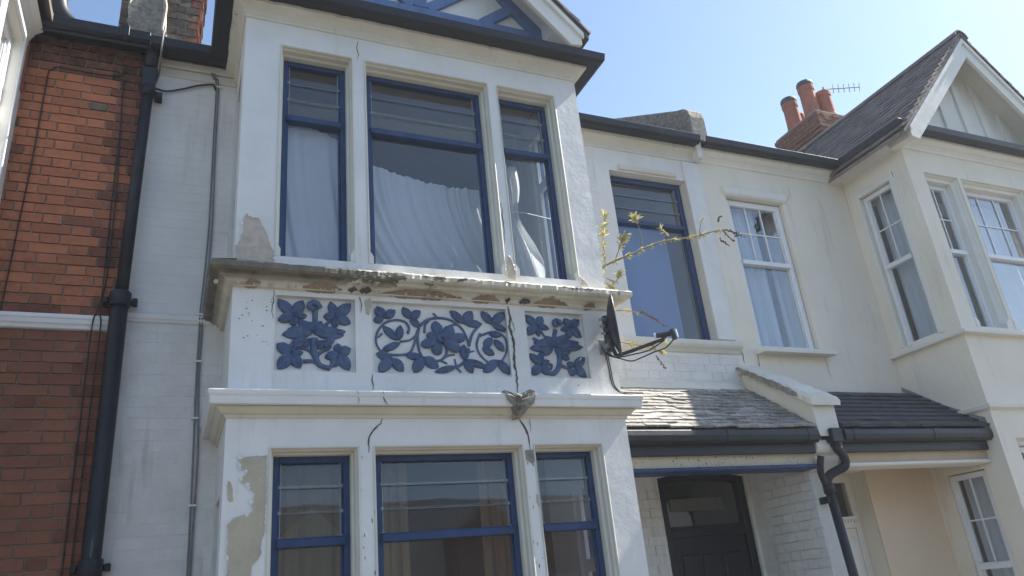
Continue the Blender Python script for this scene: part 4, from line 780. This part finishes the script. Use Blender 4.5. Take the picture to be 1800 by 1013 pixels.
# ------------------------------------------------------------------ red brick house
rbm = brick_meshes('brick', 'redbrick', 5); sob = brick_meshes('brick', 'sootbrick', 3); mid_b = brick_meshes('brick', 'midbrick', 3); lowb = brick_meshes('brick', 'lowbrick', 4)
part('wall', 'mortar', red, lambda b: wall_grid(b, FRONT(.779), -6.2, -.602, 0, 5.70, .22, []))
def rplace(u, v, d): return (u, .768 + d, v)
def red_rows():
    n = 0
    for z0, z1 in ((1.86, 3.53), (3.62, 5.705)):
        rows = int(round((z1 - z0) / .0695))
        for r in range(rows):
            v = z0 + (r + .5) * .0695; u = -1.56 + (-.11 if r % 2 else .06); k = 0
            while u < -.60:
                L = .212 if k % 2 == 0 else .101; a, c = max(u, -1.40), min(u + L, -.602)
                if c - a > .03:
                    mid = (a + c) / 2
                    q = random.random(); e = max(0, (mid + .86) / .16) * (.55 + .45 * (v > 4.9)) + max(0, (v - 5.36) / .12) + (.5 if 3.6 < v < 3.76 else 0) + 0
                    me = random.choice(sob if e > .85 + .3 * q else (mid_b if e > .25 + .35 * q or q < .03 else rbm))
                    if v < 3.5 and me in rbm: me = random.choice(lowb)  # lower courses take the brick with shade in its colour
                    if abs(mid + .93) < .06 and abs(v - 5.175) < .035: me = PALE
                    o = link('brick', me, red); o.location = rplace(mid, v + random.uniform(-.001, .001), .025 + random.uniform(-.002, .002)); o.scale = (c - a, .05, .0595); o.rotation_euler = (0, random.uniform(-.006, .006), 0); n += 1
                u += L + .0105; k += 1
    return n
PALE = brick_meshes('brick', 'stock', 1)[0]
n5 = red_rows()
part('string_course', 'upvc', red, lambda b: b.prism([(.775, 3.528), (.745, 3.532), (.738, 3.552), (.728, 3.560), (.722, 3.585), (.715, 3.592), (.715, 3.615), (.775, 3.622)], lambda p, t: (-1.36 + .758 * t, p[0], p[1])), bevel=.002)
part('roof', 'darktile', red, lambda b: b.prism([(.62, 5.70), (5.2, 8.45), (9.8, 5.70), (9.8, 5.64), (5.2, 8.38), (.62, 5.64)], lambda p, t: (-6.2 + 5.59 * t, p[0], p[1])))
gut(red, [(-1.36, .768), (-.605, .768)], dz=.02)
part('gutter_joint', 'black', red, lambda b: b.sweep([(o * 1.08 - .003, 5.68 + (z - 5.66) * 1.2) for o, z in GUT[:5]] + [(.04, 5.73)], [(-.80, .766), (-.74, .766)]), bevel=.003)
part('rainwater_shoe', 'black', red, lambda b: b.tube(bez([(-1.21, .66, 7.4), (-1.21, .66, 6.4), (-1.21, .655, 6.02), (-1.19, .65, 5.86), (-1.12, .65, 5.76), (-1.0, .655, 5.70)], 5), .052, 12), smooth=True)
# its bay: only the sunlit white return shows
rx = -1.36
rbay = part('bay', 'creamtrim', red, lambda b: [wall_grid(b, RIGHTF(rx), -.02, .775, 0, 5.70, .15, [(.05, .60, 3.78, 5.50)]), wall_grid(b, FRONT(-.02), rx - 2.5, rx - .15, 0, 5.70, .15, [(rx - 2.3, rx - 1.8, 3.78, 5.4), (rx - 1.7, rx - .75, 3.78, 5.4), (rx - .68, rx - .25, 3.78, 5.4)]), wall_grid(b, LEFTF(rx - 2.5), -.02 + .15, .775, 0, 5.70, .15, [])])
MB().sweep([(-.02, 3.55), (.03, 3.56), (.05, 3.60), (.05, 3.64), (-.12, 3.70)], [(rx - 2.5, .77), (rx - 2.5, -.02), (rx, -.02), (rx, .775)]).build('sill', 'creamtrim', rbay)
MB().sweep([(-.02, 5.55), (.02, 5.56), (.05, 5.62), (.09, 5.65), (-.02, 5.66)], [(rx - 2.5, .77), (rx - 2.5, -.02), (rx, -.02), (rx, .66)]).build('cornice', 'creamtrim', rbay)
sash(red, RIGHTF(rx), .05, .60, 3.78, 5.50, 4.8, 'upvc', .06, .06, gl='glass2')
for q in ((rx - .002, rx + .014, .60, .655, 3.72, 5.58), (rx - .002, rx + .014, -.005, .05, 3.72, 5.58), (rx - .002, rx + .018, .0, .655, 5.505, 5.58)): part('window_surround', 'upvc', rbay, lambda b: b.box(*q), bevel=.004)
for a, c in ((-2.3, -1.8), (-1.7, -.75), (-.68, -.25)): sash(red, FRONT(-.02), rx + a, rx + c, 3.78, 5.4, 4.8, 'upvc', .06, .05, gl='glass2')
for k in range(6): part('quoin', 'redbrick', rbay, lambda b: b.box(rx - .02, rx + .006, .662, .768, 5.20 + k * .0695, 5.26 + k * .0695))
xm = rx - 1.25
part('gable', 'creamtrim', red, lambda b: b.prism([(rx - 2.52, 5.66), (rx + .02, 5.66), (xm, 7.0)], lambda p, t: (p[0], .04 + .1 * t, p[1])))
part('gable_roof', 'browntile', red, lambda b: b.prism([(xm - 1.40, 5.68), (xm, 7.1), (xm + 1.40, 5.68), (xm + 1.40, 5.73), (xm, 7.15), (xm - 1.40, 5.73)], lambda p, t: (p[0], -.2 + 3.2 * t, p[1])))
part('floor', 'ceiling', red, lambda b: b.box(rx - 2.3, rx - .16, .16, 3, 2.8, 3.0)); part('ceiling', 'ceiling', red, lambda b: b.box(rx - 2.3, rx - .16, .16, .76, 5.55, 5.6))
# ------------------------------------------------------------------ drainpipes
dp = thing('drainpipe', 'tall black cast iron drainpipe between the red brick and the white wall', 'drainpipe', 'black drainpipes', (-.63, .69, 0))
part('pipe', 'black', dp, lambda b: b.tube([(-.585, .665, 5.68), (-.590, .665, 5.52)], .045, 12), smooth=True)
part('hopper', 'black', dp, lambda b: b.loft([[(-.592 + sx * r, .672 + sy * r * .8, z) for sx, sy in ((-1, -1), (1, -1), (1, 1), (-1, 1))] for r, z in ((.036, 5.33), (.042, 5.35), (.046, 5.45), (.052, 5.47), (.052, 5.49), (.036, 5.49))]), bevel=.006)
part('pipe', 'black', dp, lambda b: b.tube([(-.592, .680, 5.34), (-.605, .685, 4.6), (-.618, .685, 3.72)], .038, 14), smooth=True)
part('pipe', 'black', dp, lambda b: b.tube([(-.622, .680, 3.74), (-.624, .680, 0)], .052, 14), smooth=True)
for z in (3.72, 2.13, .5):
    part('collar', 'black', dp, lambda b: b.tube([(-.622, .680, z - .055), (-.622, .680, z - .045), (-.622, .680, z + .035), (-.622, .680, z + .045)], [.058, .064, .064, .058], 14), smooth=True)
    part('bracket', 'black', dp, lambda b: [b.box(-.555, -.525, .70, .765, z - .02, z + .02), b.box(-.72, -.69, .70, .765, z - .02, z + .02), b.box(-.70, -.54, .735, .75, z - .018, z + .018)], bevel=.004)
part('collar', 'black', dp, lambda b: b.tube([(-.592, .68, 5.27), (-.592, .68, 5.35)], [.046, .05], 14), smooth=True); part('bracket', 'black', dp, lambda b: b.box(-.55, -.50, .69, .765, 5.28, 5.33), bevel=.004)
dp2 = thing('drainpipe', 'black drainpipe with swan neck on the pier between the two porches', 'drainpipe', 'black drainpipes', (4.33, .15, 0))
part('outlet', 'black', dp2, lambda b: b.tube([(4.385, .075, 2.70), (4.388, .075, 2.60)], [.047, .040], 12), smooth=True)
part('gutter_union', 'black', dp2, lambda b: b.box(4.33, 4.44, .028, .138, 2.632, 2.738), bevel=.006)
part('swan_neck', 'black', dp2, lambda b: b.tube(bez([(4.388, .075, 2.62), (4.392, .075, 2.585), (4.43, .075, 2.54), (4.445, .08, 2.49), (4.425, .09, 2.45), (4.38, .12, 2.43), (4.325, .15, 2.40), (4.300, .165, 2.35), (4.302, .165, 2.28)], 5), .034, 12), smooth=True)
part('branch', 'black', dp2, lambda b: b.tube(bez([(4.235, .10, 2.54), (4.228, .12, 2.48), (4.235, .14, 2.42), (4.27, .16, 2.36), (4.300, .165, 2.30)], 5), .026, 10), smooth=True)
part('pipe', 'black', dp2, lambda b: b.tube([(4.302, .165, 2.30), (4.335, .165, 1.65), (4.335, .165, 0)], .034, 12), smooth=True)
part('collar', 'black', dp2, lambda b: b.tube([(4.302, .165, 2.27), (4.301, .165, 2.34)], .042, 12), smooth=True)
part('bracket', 'black', dp2, lambda b: [b.box(4.255, 4.28, .15, .245, 2.20, 2.25), b.box(4.258, 4.36, .20, .215, 2.205, 2.245)], bevel=.004)
# ------------------------------------------------------------------ satellite dish
sd = thing('satellite_dish', 'dark grey satellite dish bolted to the corner of the white bay below its sill', 'satellite dish', None, (2.42, 0, 3.28))
n_ = Vector((.84, -.53, .03)).normalized(); sx_ = n_.cross(Vector((0, 0, 1))).normalized(); sz_ = sx_.cross(n_).normalized()
cen = Vector((2.405, -.20, 3.385))
def dish(b):
    rings = []; N = 40
    for side in (0, 1):
        for r in ([0.02, .3, .6, .85, 1.0] if side == 0 else [1.0, .85, .6, .3, .02]):
            rings.append([cen + sx_ * (.195 * r * math.cos(t)) + sz_ * (.215 * r * math.sin(t)) + n_ * (.055 * r * r - .045 + (.0 if side == 0 else -.006 - .002 * (r < 1))) for t in [2 * math.pi * q / N for q in range(N)]])
    rings.append(rings[0]); b.loft(rings, True, False)
part('reflector', 'dishm', sd, dish, smooth=True)
bk = cen - n_ * .06
part('wall_bracket', 'galv', sd, lambda b: [b.box(2.375, 2.465, -.014, -.001, 3.235, 3.345), b.box(2.395, 2.445, -.095, -.014, 3.265, 3.325)], bevel=.003)
part('mount', 'dishm', sd, lambda b: [b.tube([(2.42, -.06, 3.24), (2.42, -.06, 3.40)], .017, 10), b.tube([(2.42, -.06, 3.30), tuple(bk)], .026, 8), b.tube([tuple(bk - sz_ * .09), tuple(bk + sz_ * .07)], .024, 8), b.tube([tuple(bk + sx_ * .06 + sz_ * .03), tuple(bk - sx_ * .06 + sz_ * .03)], .016, 8), b.tube([tuple(bk + sx_ * .05 - sz_ * .04), tuple(bk - sx_ * .05 - sz_ * .04)], .014, 8)])
for q in (.045, -.005, -.055): part('bolt', 'galv', sd, lambda b: b.tube([tuple(bk + sz_ * q - n_ * .045 + sx_ * .03), tuple(bk + sz_ * q - n_ * .012 + sx_ * .03)], .009, 6))
ab = cen - sz_ * .215 - n_ * .03; ae = Vector((2.705, -.30, 3.265))
part('arm', 'dishm', sd, lambda b: [b.tube([tuple(cen - sz_ * .05 - n_ * .05), tuple(cen - sz_ * .15 - n_ * .045), tuple(ab)], .014, 8), b.tube([tuple(ab), tuple(ab.lerp(ae, .3) - Vector((0, 0, .002))), tuple(ae)], [.012, .013, .011], 8)])
lc = ae + Vector((.0, 0, .03))
part('receiver', 'dishm', sd, lambda b: [b.tube([tuple(ae), tuple(lc)], .016, 8), b.tube([tuple(lc - n_ * .05), tuple(lc + n_ * .06)], .018, 12), b.tube([tuple(lc + n_ * .06 + Vector((0, 0, .025))), tuple(lc + n_ * .07 - Vector((0, 0, .045)))], .019, 10)])
part('feed_cap', 'upvc', sd, lambda b: [b.tube([tuple(lc - n_ * .062), tuple(lc - n_ * .050)], .020, 14), b.tube([tuple(lc + n_ * .082 + Vector((0, 0, .022))), tuple(lc + n_ * .088 - Vector((0, 0, .035)))], .010, 10)])
part('cable', 'cable', sd, lambda b: [b.tube(bez([tuple(lc + n_ * .065 - Vector((0, 0, .04))), (2.70, -.31, 3.20), (2.62, -.28, 3.175), (2.55, -.24, 3.15), (2.49, -.20, 3.135), (2.44, -.14, 3.17), (2.40, -.06, 3.22), (2.395, -.02, 3.28), (2.42, -.04, 3.33)], 6), .0045, 6), b.tube(bez([tuple(ae - Vector((0, 0, .01))), (2.60, -.26, 3.195), (2.50, -.22, 3.175), (2.43, -.12, 3.185), (2.405, -.04, 3.24), (2.41, -.02, 3.20)], 6), .0045, 6)])
c = part('aerial_cable', 'cable', None, lambda b: [b.tube(bez([(2.415 + k, -.008, 3.29), (2.425 + k, -.007, 3.15), (2.43 + k, -.007, 3.05), (2.45 + k, -.008, 3.0), (2.505, -.012, 2.965), (2.56 + k, -.03, 2.955)], 6), .004, 6) for k in (0, .014)]); tag(c, 'pair of thin black cables running down the bay corner under the satellite dish', 'cable')
# ------------------------------------------------------------------ cables on the left walls
c = part('wall_cable', 'gcable', None, lambda b: [b.tube(bez([(-.187 + k, .745, 5.62), (-.170 + k, .735, 5.56), (-.146 + k, .758, 5.50), (-.140 + k, .760, 4.95), (-.134 + k * 1.3, .759, 4.25), (-.152 + k, .755, 3.69), (-.152 + k, .738, 3.64), (-.150 + k, .757, 3.58), (-.147 + k, .756, 3.18), (-.137 + k * (1.6 if k else 1), .756, 2.75), (-.127 + k, .756, 2.1), (-.125 + k, .756, 1.3)], 6), .0055, 6) for k in (0, .016)]); tag(c, 'grey twin cable clipped vertically down the white painted brick wall', 'cable')
for z in (3.35, 2.98, 2.45, 3.67, 5.5): part('clip', 'upvc', c, lambda b: b.box(-.165 + (.02 if z < 2.6 or z > 5 else 0), -.12 + (.02 if z < 2.6 or z > 5 else 0), .742, .766, z - .006, z + .006), bevel=.002)
c = part('aerial_cable', 'cable', None, lambda b: b.tube(bez([(-.567, .735, 5.389), (-.50, .745, 5.383), (-.451, .75, 5.395), (-.36, .75, 5.435), (-.283, .75, 5.475), (-.21, .75, 5.502), (-.165, .755, 5.512), (-.150, .757, 5.47)], 6), .007, 6)); tag(c, 'thin black cable sagging from the drainpipe hopper across the white wall', 'cable')
c = part('aerial_cable', 'gcable', None, lambda b: b.tube(bez([(-.575, .935, 6.6), (-.555, .93, 6.42), (-.535, .92, 6.05), (-.520, .60, 5.80), (-.522, .545, 5.74), (-.527, .56, 5.60), (-.535, .70, 5.48), (-.572, .735, 5.375)], 6), .007, 6)); tag(c, 'pale cable hanging from the left chimney over the gutter', 'cable')
c = part('wall_cable', 'cable', None, lambda b: [b.tube(bez(p, 6), .0048, 6) for p in ([(-1.255, .757, 3.62), (-1.251, .758, 3.80), (-1.239, .758, 4.27), (-1.226, .758, 4.78), (-1.222, .758, 5.36), (-1.205, .758, 5.42), (-1.17, .758, 5.455), (-1.05, .758, 5.452), (-.90, .758, 5.448), (-.80, .758, 5.462), (-.765, .758, 5.49), (-.755, .757, 5.55)], [(-.80, .758, 5.455), (-.765, .757, 5.42), (-.755, .757, 5.28), (-.735, .757, 4.8), (-.722, .757, 4.55), (-.716, .757, 3.96), (-.73, .757, 3.75), (-.745, .705, 3.63), (-.762, .72, 3.52), (-.764, .752, 2.93), (-.761, .754, 1.6)], [(-.745, .757, 5.1), (-.742, .757, 4.5), (-.735, .757, 4.0), (-.725, .70, 3.64), (-.715, .72, 3.52), (-.722, .752, 2.9), (-.72, .754, 1.6)])]); tag(c, 'black cables looping round the red brick wall beside the drainpipe', 'cable')
# ------------------------------------------------------------------ tv aerial
ta = thing('tv_aerial', 'small grey television aerial standing beside the far chimney pots', 'aerial', None, (9.3, 3.1, 8.5))
part('boom', 'galv', ta, lambda b: b.tube([(9.36, 3.1, 9.20), (10.27, 3.1, 9.44)], .011, 6)); part('mast', 'galv', ta, lambda b: b.tube([(9.36, 3.1, 8.46), (9.36, 3.1, 9.24)], .016, 6))
for k in range(6): part('rod', 'galv', ta, lambda b: b.tube([(9.58 + k * .134, 3.1, 9.17 + k * .036), (9.62 + k * .134, 3.1, 9.35 + k * .036)], .007, 5))
# ------------------------------------------------------------------ plants
def leaf_blade(name):
    b = MB(); L = [0, .12, .3, .55, .8, 1.]; Wd = [.04, .32, .5, .42, .22, .01]
    for x, w_ in zip(L, Wd):
        z = -.28 * x * x
        b.v += [(x, -w_, z + .10 * (w_ > .1)), (x, 0, z), (x, w_, z + .10 * (w_ > .1))]
    for i in range(5): b.f += [(3 * i, 3 * i + 1, 3 * i + 4, 3 * i + 3), (3 * i + 1, 3 * i + 2, 3 * i + 5, 3 * i + 4)]
    me = b.build(name, 'leaf', mesh_only=True); return me
LB = [leaf_blade('leaf') for _ in range(1)]
def put_leaf(root, p, d, L, w_=.32):
    o = link('leaf', LB[0], root); d = Vector(d).normalized(); up = Vector((0, 0, 1)) + Vector((random.uniform(-.6, .6), random.uniform(-.6, .6), 0))
    sd = up.cross(d).normalized(); up = d.cross(sd).normalized()
    m = Matrix((d * L, sd * L * w_, up * L)).transposed().to_4x4(); m.translation = Vector(p); o.matrix_world = m
def tuft(root, p, axis, n, L, spread=1.1):
    axis = Vector(axis).normalized(); a = axis.orthogonal().normalized(); c = axis.cross(a)
    n = int(n * 1.7); L *= .80
    for k in range(n):
        t = 6.283 * (k / n * 1.62 * 2) + random.uniform(-.3, .3); e = random.uniform(.3, spread)
        d = axis * math.cos(e) + (a * math.cos(t) + c * math.sin(t)) * math.sin(e); d.z -= .15
        put_leaf(root, Vector(p) + axis * random.uniform(-.03, .02), d, L * random.uniform(.6, 1.15))
def sprig(root, pts, r0, r1, tufts, seeds=0, mat='stem'):
    P = bez(pts, 7); n = len(P); part('stem', mat, root, lambda b: b.tube(P, [r0 + (r1 - r0) * k / n for k in range(n)], 6), smooth=True)
    for t, nl, L in tufts:
        k = min(n - 2, int(t * (n - 1))); tuft(root, P[k], P[k + 1] - P[k], nl, L)
def seedhead(root, a, c, n=14):
    a, c = Vector(a), Vector(c)
    def f(b):
        b.tube([a, c], .0022, 5)
        for k in range(n):
            p = a.lerp(c, (k + .5) / n); s = random.uniform(.004, .008); q = Vector((random.uniform(-1, 1), random.uniform(-1, 1), random.uniform(-1, 1))).normalized() * s * 1.3
            b.loft([[tuple(p + q + Vector((math.cos(t), math.sin(t), 0)) * s * e + Vector((0, 0, z * s))) for t in (0, 1.26, 2.5, 3.77, 5)] for e, z in ((.3, -1), (1, 0), (.3, 1))])
    part('seedhead', 'seed', root, f)
b1 = thing('buddleia', 'straggly buddleia branch with yellowish leaves growing out of the bay corner above the sill', 'plant', 'weeds rooted in the brickwork', (2.53, .12, 3.95))
sprig(b1, [(2.52, .12, 3.935), (2.68, .10, 4.02), (2.87, .08, 4.10), (3.02, .06, 4.17), (3.17, .04, 4.215), (3.32, .02, 4.24), (3.46, 0, 4.275), (3.60, -.02, 4.315), (3.68, -.03, 4.32)], .009, .003, [(.06, 7, .05), (.13, 7, .06), (.2, 8, .065), (.27, 8, .06), (.36, 7, .05), (.45, 6, .045), (.52, 6, .05), (.57, 5, .045), (.66, 7, .06), (.70, 7, .06), (.74, 7, .055), (.78, 7, .05), (.88, 6, .05), (.93, 5, .04)])
for q, tips, nl, L in (([(2.60, .11, 3.98), (2.60, .10, 4.12), (2.62, .09, 4.27), (2.66, .09, 4.43)], [(.2, 6, .06), (.4, 8, .075), (.6, 9, .08), (.75, 8, .08), (.9, 8, .075), (1., 6, .06)], 0, 0), ([(2.68, .08, 4.03), (2.72, .06, 4.12), (2.76, .05, 4.20)], [(.5, 7, .07), (.8, 9, .08), (1, 8, .075)], 0, 0), ([(2.92, .06, 4.13), (2.925, .05, 4.24), (2.89, .04, 4.37)], [(1., 12, .085)], 0, 0), ([(3.13, .03, 4.2), (3.14, .02, 4.25), (3.10, .02, 4.29)], [(.6, 6, .05), (1, 7, .055)], 0, 0), ([(3.44, 0, 4.27), (3.46, -.01, 4.35), (3.49, -.02, 4.42)], [(.5, 4, .03), (1, 5, .04)], 0, 0), ([(2.60, .12, 3.88), (2.66, .10, 3.85), (2.70, .09, 3.92)], [(.4, 7, .055), (.8, 8, .06), (1, 8, .065)], 0, 0), ([(2.56, .14, 3.86), (2.60, .12, 3.83), (2.63, .11, 3.80)], [(.3, 7, .055), (.9, 9, .055)], 0, 0)):
    sprig(b1, q, .004, .002, tips)
for a, c in (((3.66, -.03, 4.33), (3.80, -.05, 4.30)), ((3.68, -.03, 4.33), (3.84, -.05, 4.27)), ((3.66, -.03, 4.31), (3.74, -.04, 4.22)), ((3.62, -.02, 4.24), (3.68, -.03, 4.19)), ((3.63, -.02, 4.40), (3.67, -.03, 4.455)), ((3.72, -.04, 4.33), (3.78, -.04, 4.27))): seedhead(b1, a, c)
b2 = thing('buddleia', 'small dry buddleia sprouting low behind the satellite dish', 'plant', 'weeds rooted in the brickwork', (2.66, .40, 3.4))
sprig(b2, [(2.60, .45, 3.62), (2.70, .36, 3.70), (2.84, .30, 3.71), (3.0, .26, 3.66), (3.10, .24, 3.59)], .006, .002, [(.2, 6, .06), (.35, 7, .06), (.5, 7, .055), (.65, 5, .04)])
sprig(b2, [(2.58, .44, 3.42), (2.70, .34, 3.47), (2.83, .28, 3.43), (2.97, .24, 3.41), (3.05, .22, 3.45)], .006, .002, [(.3, 7, .06), (.5, 8, .07), (.75, 8, .08), (1, 9, .085)])
sprig(b2, [(2.9, .26, 3.42), (3.02, .23, 3.37), (3.06, .22, 3.36)], .003, .002, [(.6, 6, .05), (1, 7, .05)])
for a, c in (((2.95, .27, 3.70), (3.08, .24, 3.62)), ((3.0, .26, 3.67), (3.14, .22, 3.56)), ((2.99, .22, 3.33), (3.05, .21, 3.22))): seedhead(b2, a, c)
b3 = thing('climbing_plant', 'leafy green stem seen through the right upper window of the white bay', 'plant', 'weeds rooted in the brickwork', (2.70, .45, 3.6))
for j, (y, zt) in enumerate(((.42, 4.55), (.50, 4.3), (.34, 4.15))): sprig(b3, [(2.60, y, 3.68), (2.66 + .02 * j, y - .02, 3.95), (2.62, y + .02, 4.2), (2.68, y, zt)], .004, .002, [(.15 + .13 * k, 4, .10) for k in range(7)])
sprig(b3, [(2.52, .44, 3.6), (2.56, .44, 3.66), (2.60, .42, 3.72)], .008, .004, [])
# ------------------------------------------------------------------ curtains
CGR = 'net curtains in the bay'
curtain('net_curtain', 'blue white net curtain with lace hem in the left upper bay window', 'curtain', 'net', .20, .78, lambda s: 4.89 - .16 * max(0, s - .35) ** 1.3 / .6, lambda s: 3.70, .205, 5, .014, .25, CGR, seed=3)
curtain('net_curtain', 'net curtain sagging to the right in the wide middle upper bay window', 'curtain', 'net', .76, 1.80, lambda s: 4.675 - .07 * math.sin(math.pi * min(1, s * .86)) + .03 * s, lambda s: 3.70, .20, 11, .018, .42, CGR, seed=5, nz=34, y1=.40)
c = curtain('net_curtain', 'white curtain gathered and tied at the left of the right upper bay window', 'curtain', 'suncurtain', 1.86, 2.14, lambda s: 4.88, lambda s: 3.68, .33, 5, .045, .25, CGR, seed=21, nu=120)
for v in c.data.vertices:
    t = (4.88 - v.co.z) / 1.2; k = 1 - .62 * math.exp(-((t - .36) / .16) ** 2); v.co.x = 1.95 + .10 * t + (v.co.x - 2.0) * k * (.75 + .6 * t); v.co.y = .34 + (v.co.y - .33) * (.5 + .5 * k)
part('tie_cord', 'upvc', c, lambda b: b.tube([(1.93, .285, 4.445), (2.06, .29, 4.455), (2.38, .42, 4.50)], .004, 5))
curtain('curtain', 'dull brown curtain in the left lower bay window', 'curtain', 'browncurtain', .20, .78, lambda s: 2.58, lambda s: .8, .34, 6, .03, seed=8)
curtain('curtain', 'dark brown curtain drawn to the left in the middle lower bay window', 'curtain', 'browncurtain', .80, 1.08, lambda s: 2.60, lambda s: .8, .36, 4, .03, seed=9)
curtain('curtain', 'brown curtain hanging in the right part of the middle lower bay window', 'curtain', 'browncurtain', 1.55, 1.78, lambda s: 2.60, lambda s: .8, .36, 3, .03, seed=12)
CG2 = 'pale curtains in the cream house'
curtain('curtain', 'pale blue curtain drawn across the flat upper window of the cream house', 'curtain', 'curtain', 4.54, 4.98, lambda s: 5.22, lambda s: 3.5, .95, 6, .035, seed=14, group=CG2)
curtain('curtain', 'narrow grey curtain edge at the right of the flat upper cream window', 'curtain', 'curtain', 5.10, 5.26, lambda s: 5.22, lambda s: 3.5, 1.0, 2, .03, seed=15, group=CG2)
curtain('curtain', 'pale curtain behind the narrow left front window of the cream bay', 'curtain', 'curtain', 6.56, 6.92, lambda s: 5.25, lambda s: 3.6, .34, 4, .03, seed=16, group=CG2)
curtain('curtain', 'pale curtain behind the wide front window of the cream bay', 'curtain', 'curtain', 7.25, 7.95, lambda s: 5.25, lambda s: 3.6, .36, 6, .03, seed=17, group=CG2)
pl = thing('dried_plume', 'feathery dried plume behind the louvres of the left upper bay window', 'ornament', None, (.44, .45, 4.9))
for k in range(9): part('frond', 'seed', pl, lambda b: b.tube(bez([(.36, .45, 4.88), (.37 + .012 * k, .44, 5.0 + .012 * k), (.37 + .035 * k, .43, 5.08 + .02 * k - .003 * k * k)], 4), [.004] * 8 + [.002], 5))
for z0, z1, sd_, wh in ((3.62, 5.28, 31, 'upper'), (.9, 2.42, 33, 'ground floor')):
    c = curtain('curtain', 'grey curtain behind the %s side window of the cream bay' % wh, 'curtain', 'curtain', .24, .60, lambda s: z1, lambda s: z0, 0, 4, .02, seed=sd_, group=CG2)
    for v in c.data.vertices: v.co = (6.17 + .20 + v.co.y, v.co.x, v.co.z)
# ------------------------------------------------------------------ the other side of the street (seen only in the glass)
for k, x0 in enumerate((-9.2, -3.6, 2.0, 7.6, 13.2)):
    h = thing('terraced_house', 'terraced house across the street with pointed gable', 'house', 'houses across the street', (x0, -19, 0))
    part('wall', 'redbrick' if k % 2 else 'cream', h, lambda b: (b.box(x0, x0 + 5.6, -27, -19, 0, 5.8), b.box(x0 + .2, x0 + 2.9, -19, -18.2, 0, 5.8), b.prism([(x0, 5.8), (x0 + 3.1, 5.8), (x0 + 1.55, 7.3)], lambda p, t: (p[0], -18.3 - 2 * t, p[1]))))
    part('roof', 'darktile', h, lambda b: b.prism([(-18.8, 5.8), (-23, 8.6), (-27.2, 5.8)], lambda p, t: (x0 + 5.6 * t, p[0], p[1])))
    for z in (1.0, 3.7):
        for u in (.55, 1.6, 3.6): part('window', 'upvc', h, lambda b: wall_grid(b, lambda uu, v, d: (uu, (-18.2 if u < 3 else -19) + .02 - d, v), x0 + u, x0 + u + .9, z, z + 1.5, .04, [(x0 + u + .06, x0 + u + .84, z + .06, z + .9), (x0 + u + .06, x0 + u + .84, z + .96, z + 1.44)]))
# ------------------------------------------------------------------ added air volume standing in for veiling lens glare
hz = bpy.data.materials.new('glare_veil'); hz.use_nodes = True; N = hz.node_tree.nodes; N.remove(N['Principled BSDF'])
v = N.new('ShaderNodeVolumePrincipled'); v.inputs['Color'].default_value = (.86, .91, 1, 1); v.inputs['Density'].default_value = .0020; v.inputs['Anisotropy'].default_value = .3
hz.node_tree.links.new(v.outputs[0], N['Material Output'].inputs['Volume']); M['glare_veil'] = hz
tag(MB().box(-305, 305, -305, 305, -1, 10.6).build('glare_veil', 'glare_veil'), kind='stuff')
# put every empty at the base of its thing without moving the parts
for o in list(sc.objects):
    if o.type == 'EMPTY' and o.parent is None:
        P = {'white painted': (1.8, .4, 0), 'cream rendered': (6.5, .4, 0), 'red brick house': (-2.5, .8, 0)}
        for key, v in P.items():
            if o.get('label', '').startswith(key): o.location = v
        inv = Matrix.Translation(-Vector(o.location))
        for ch in o.children: ch.matrix_parent_inverse = inv
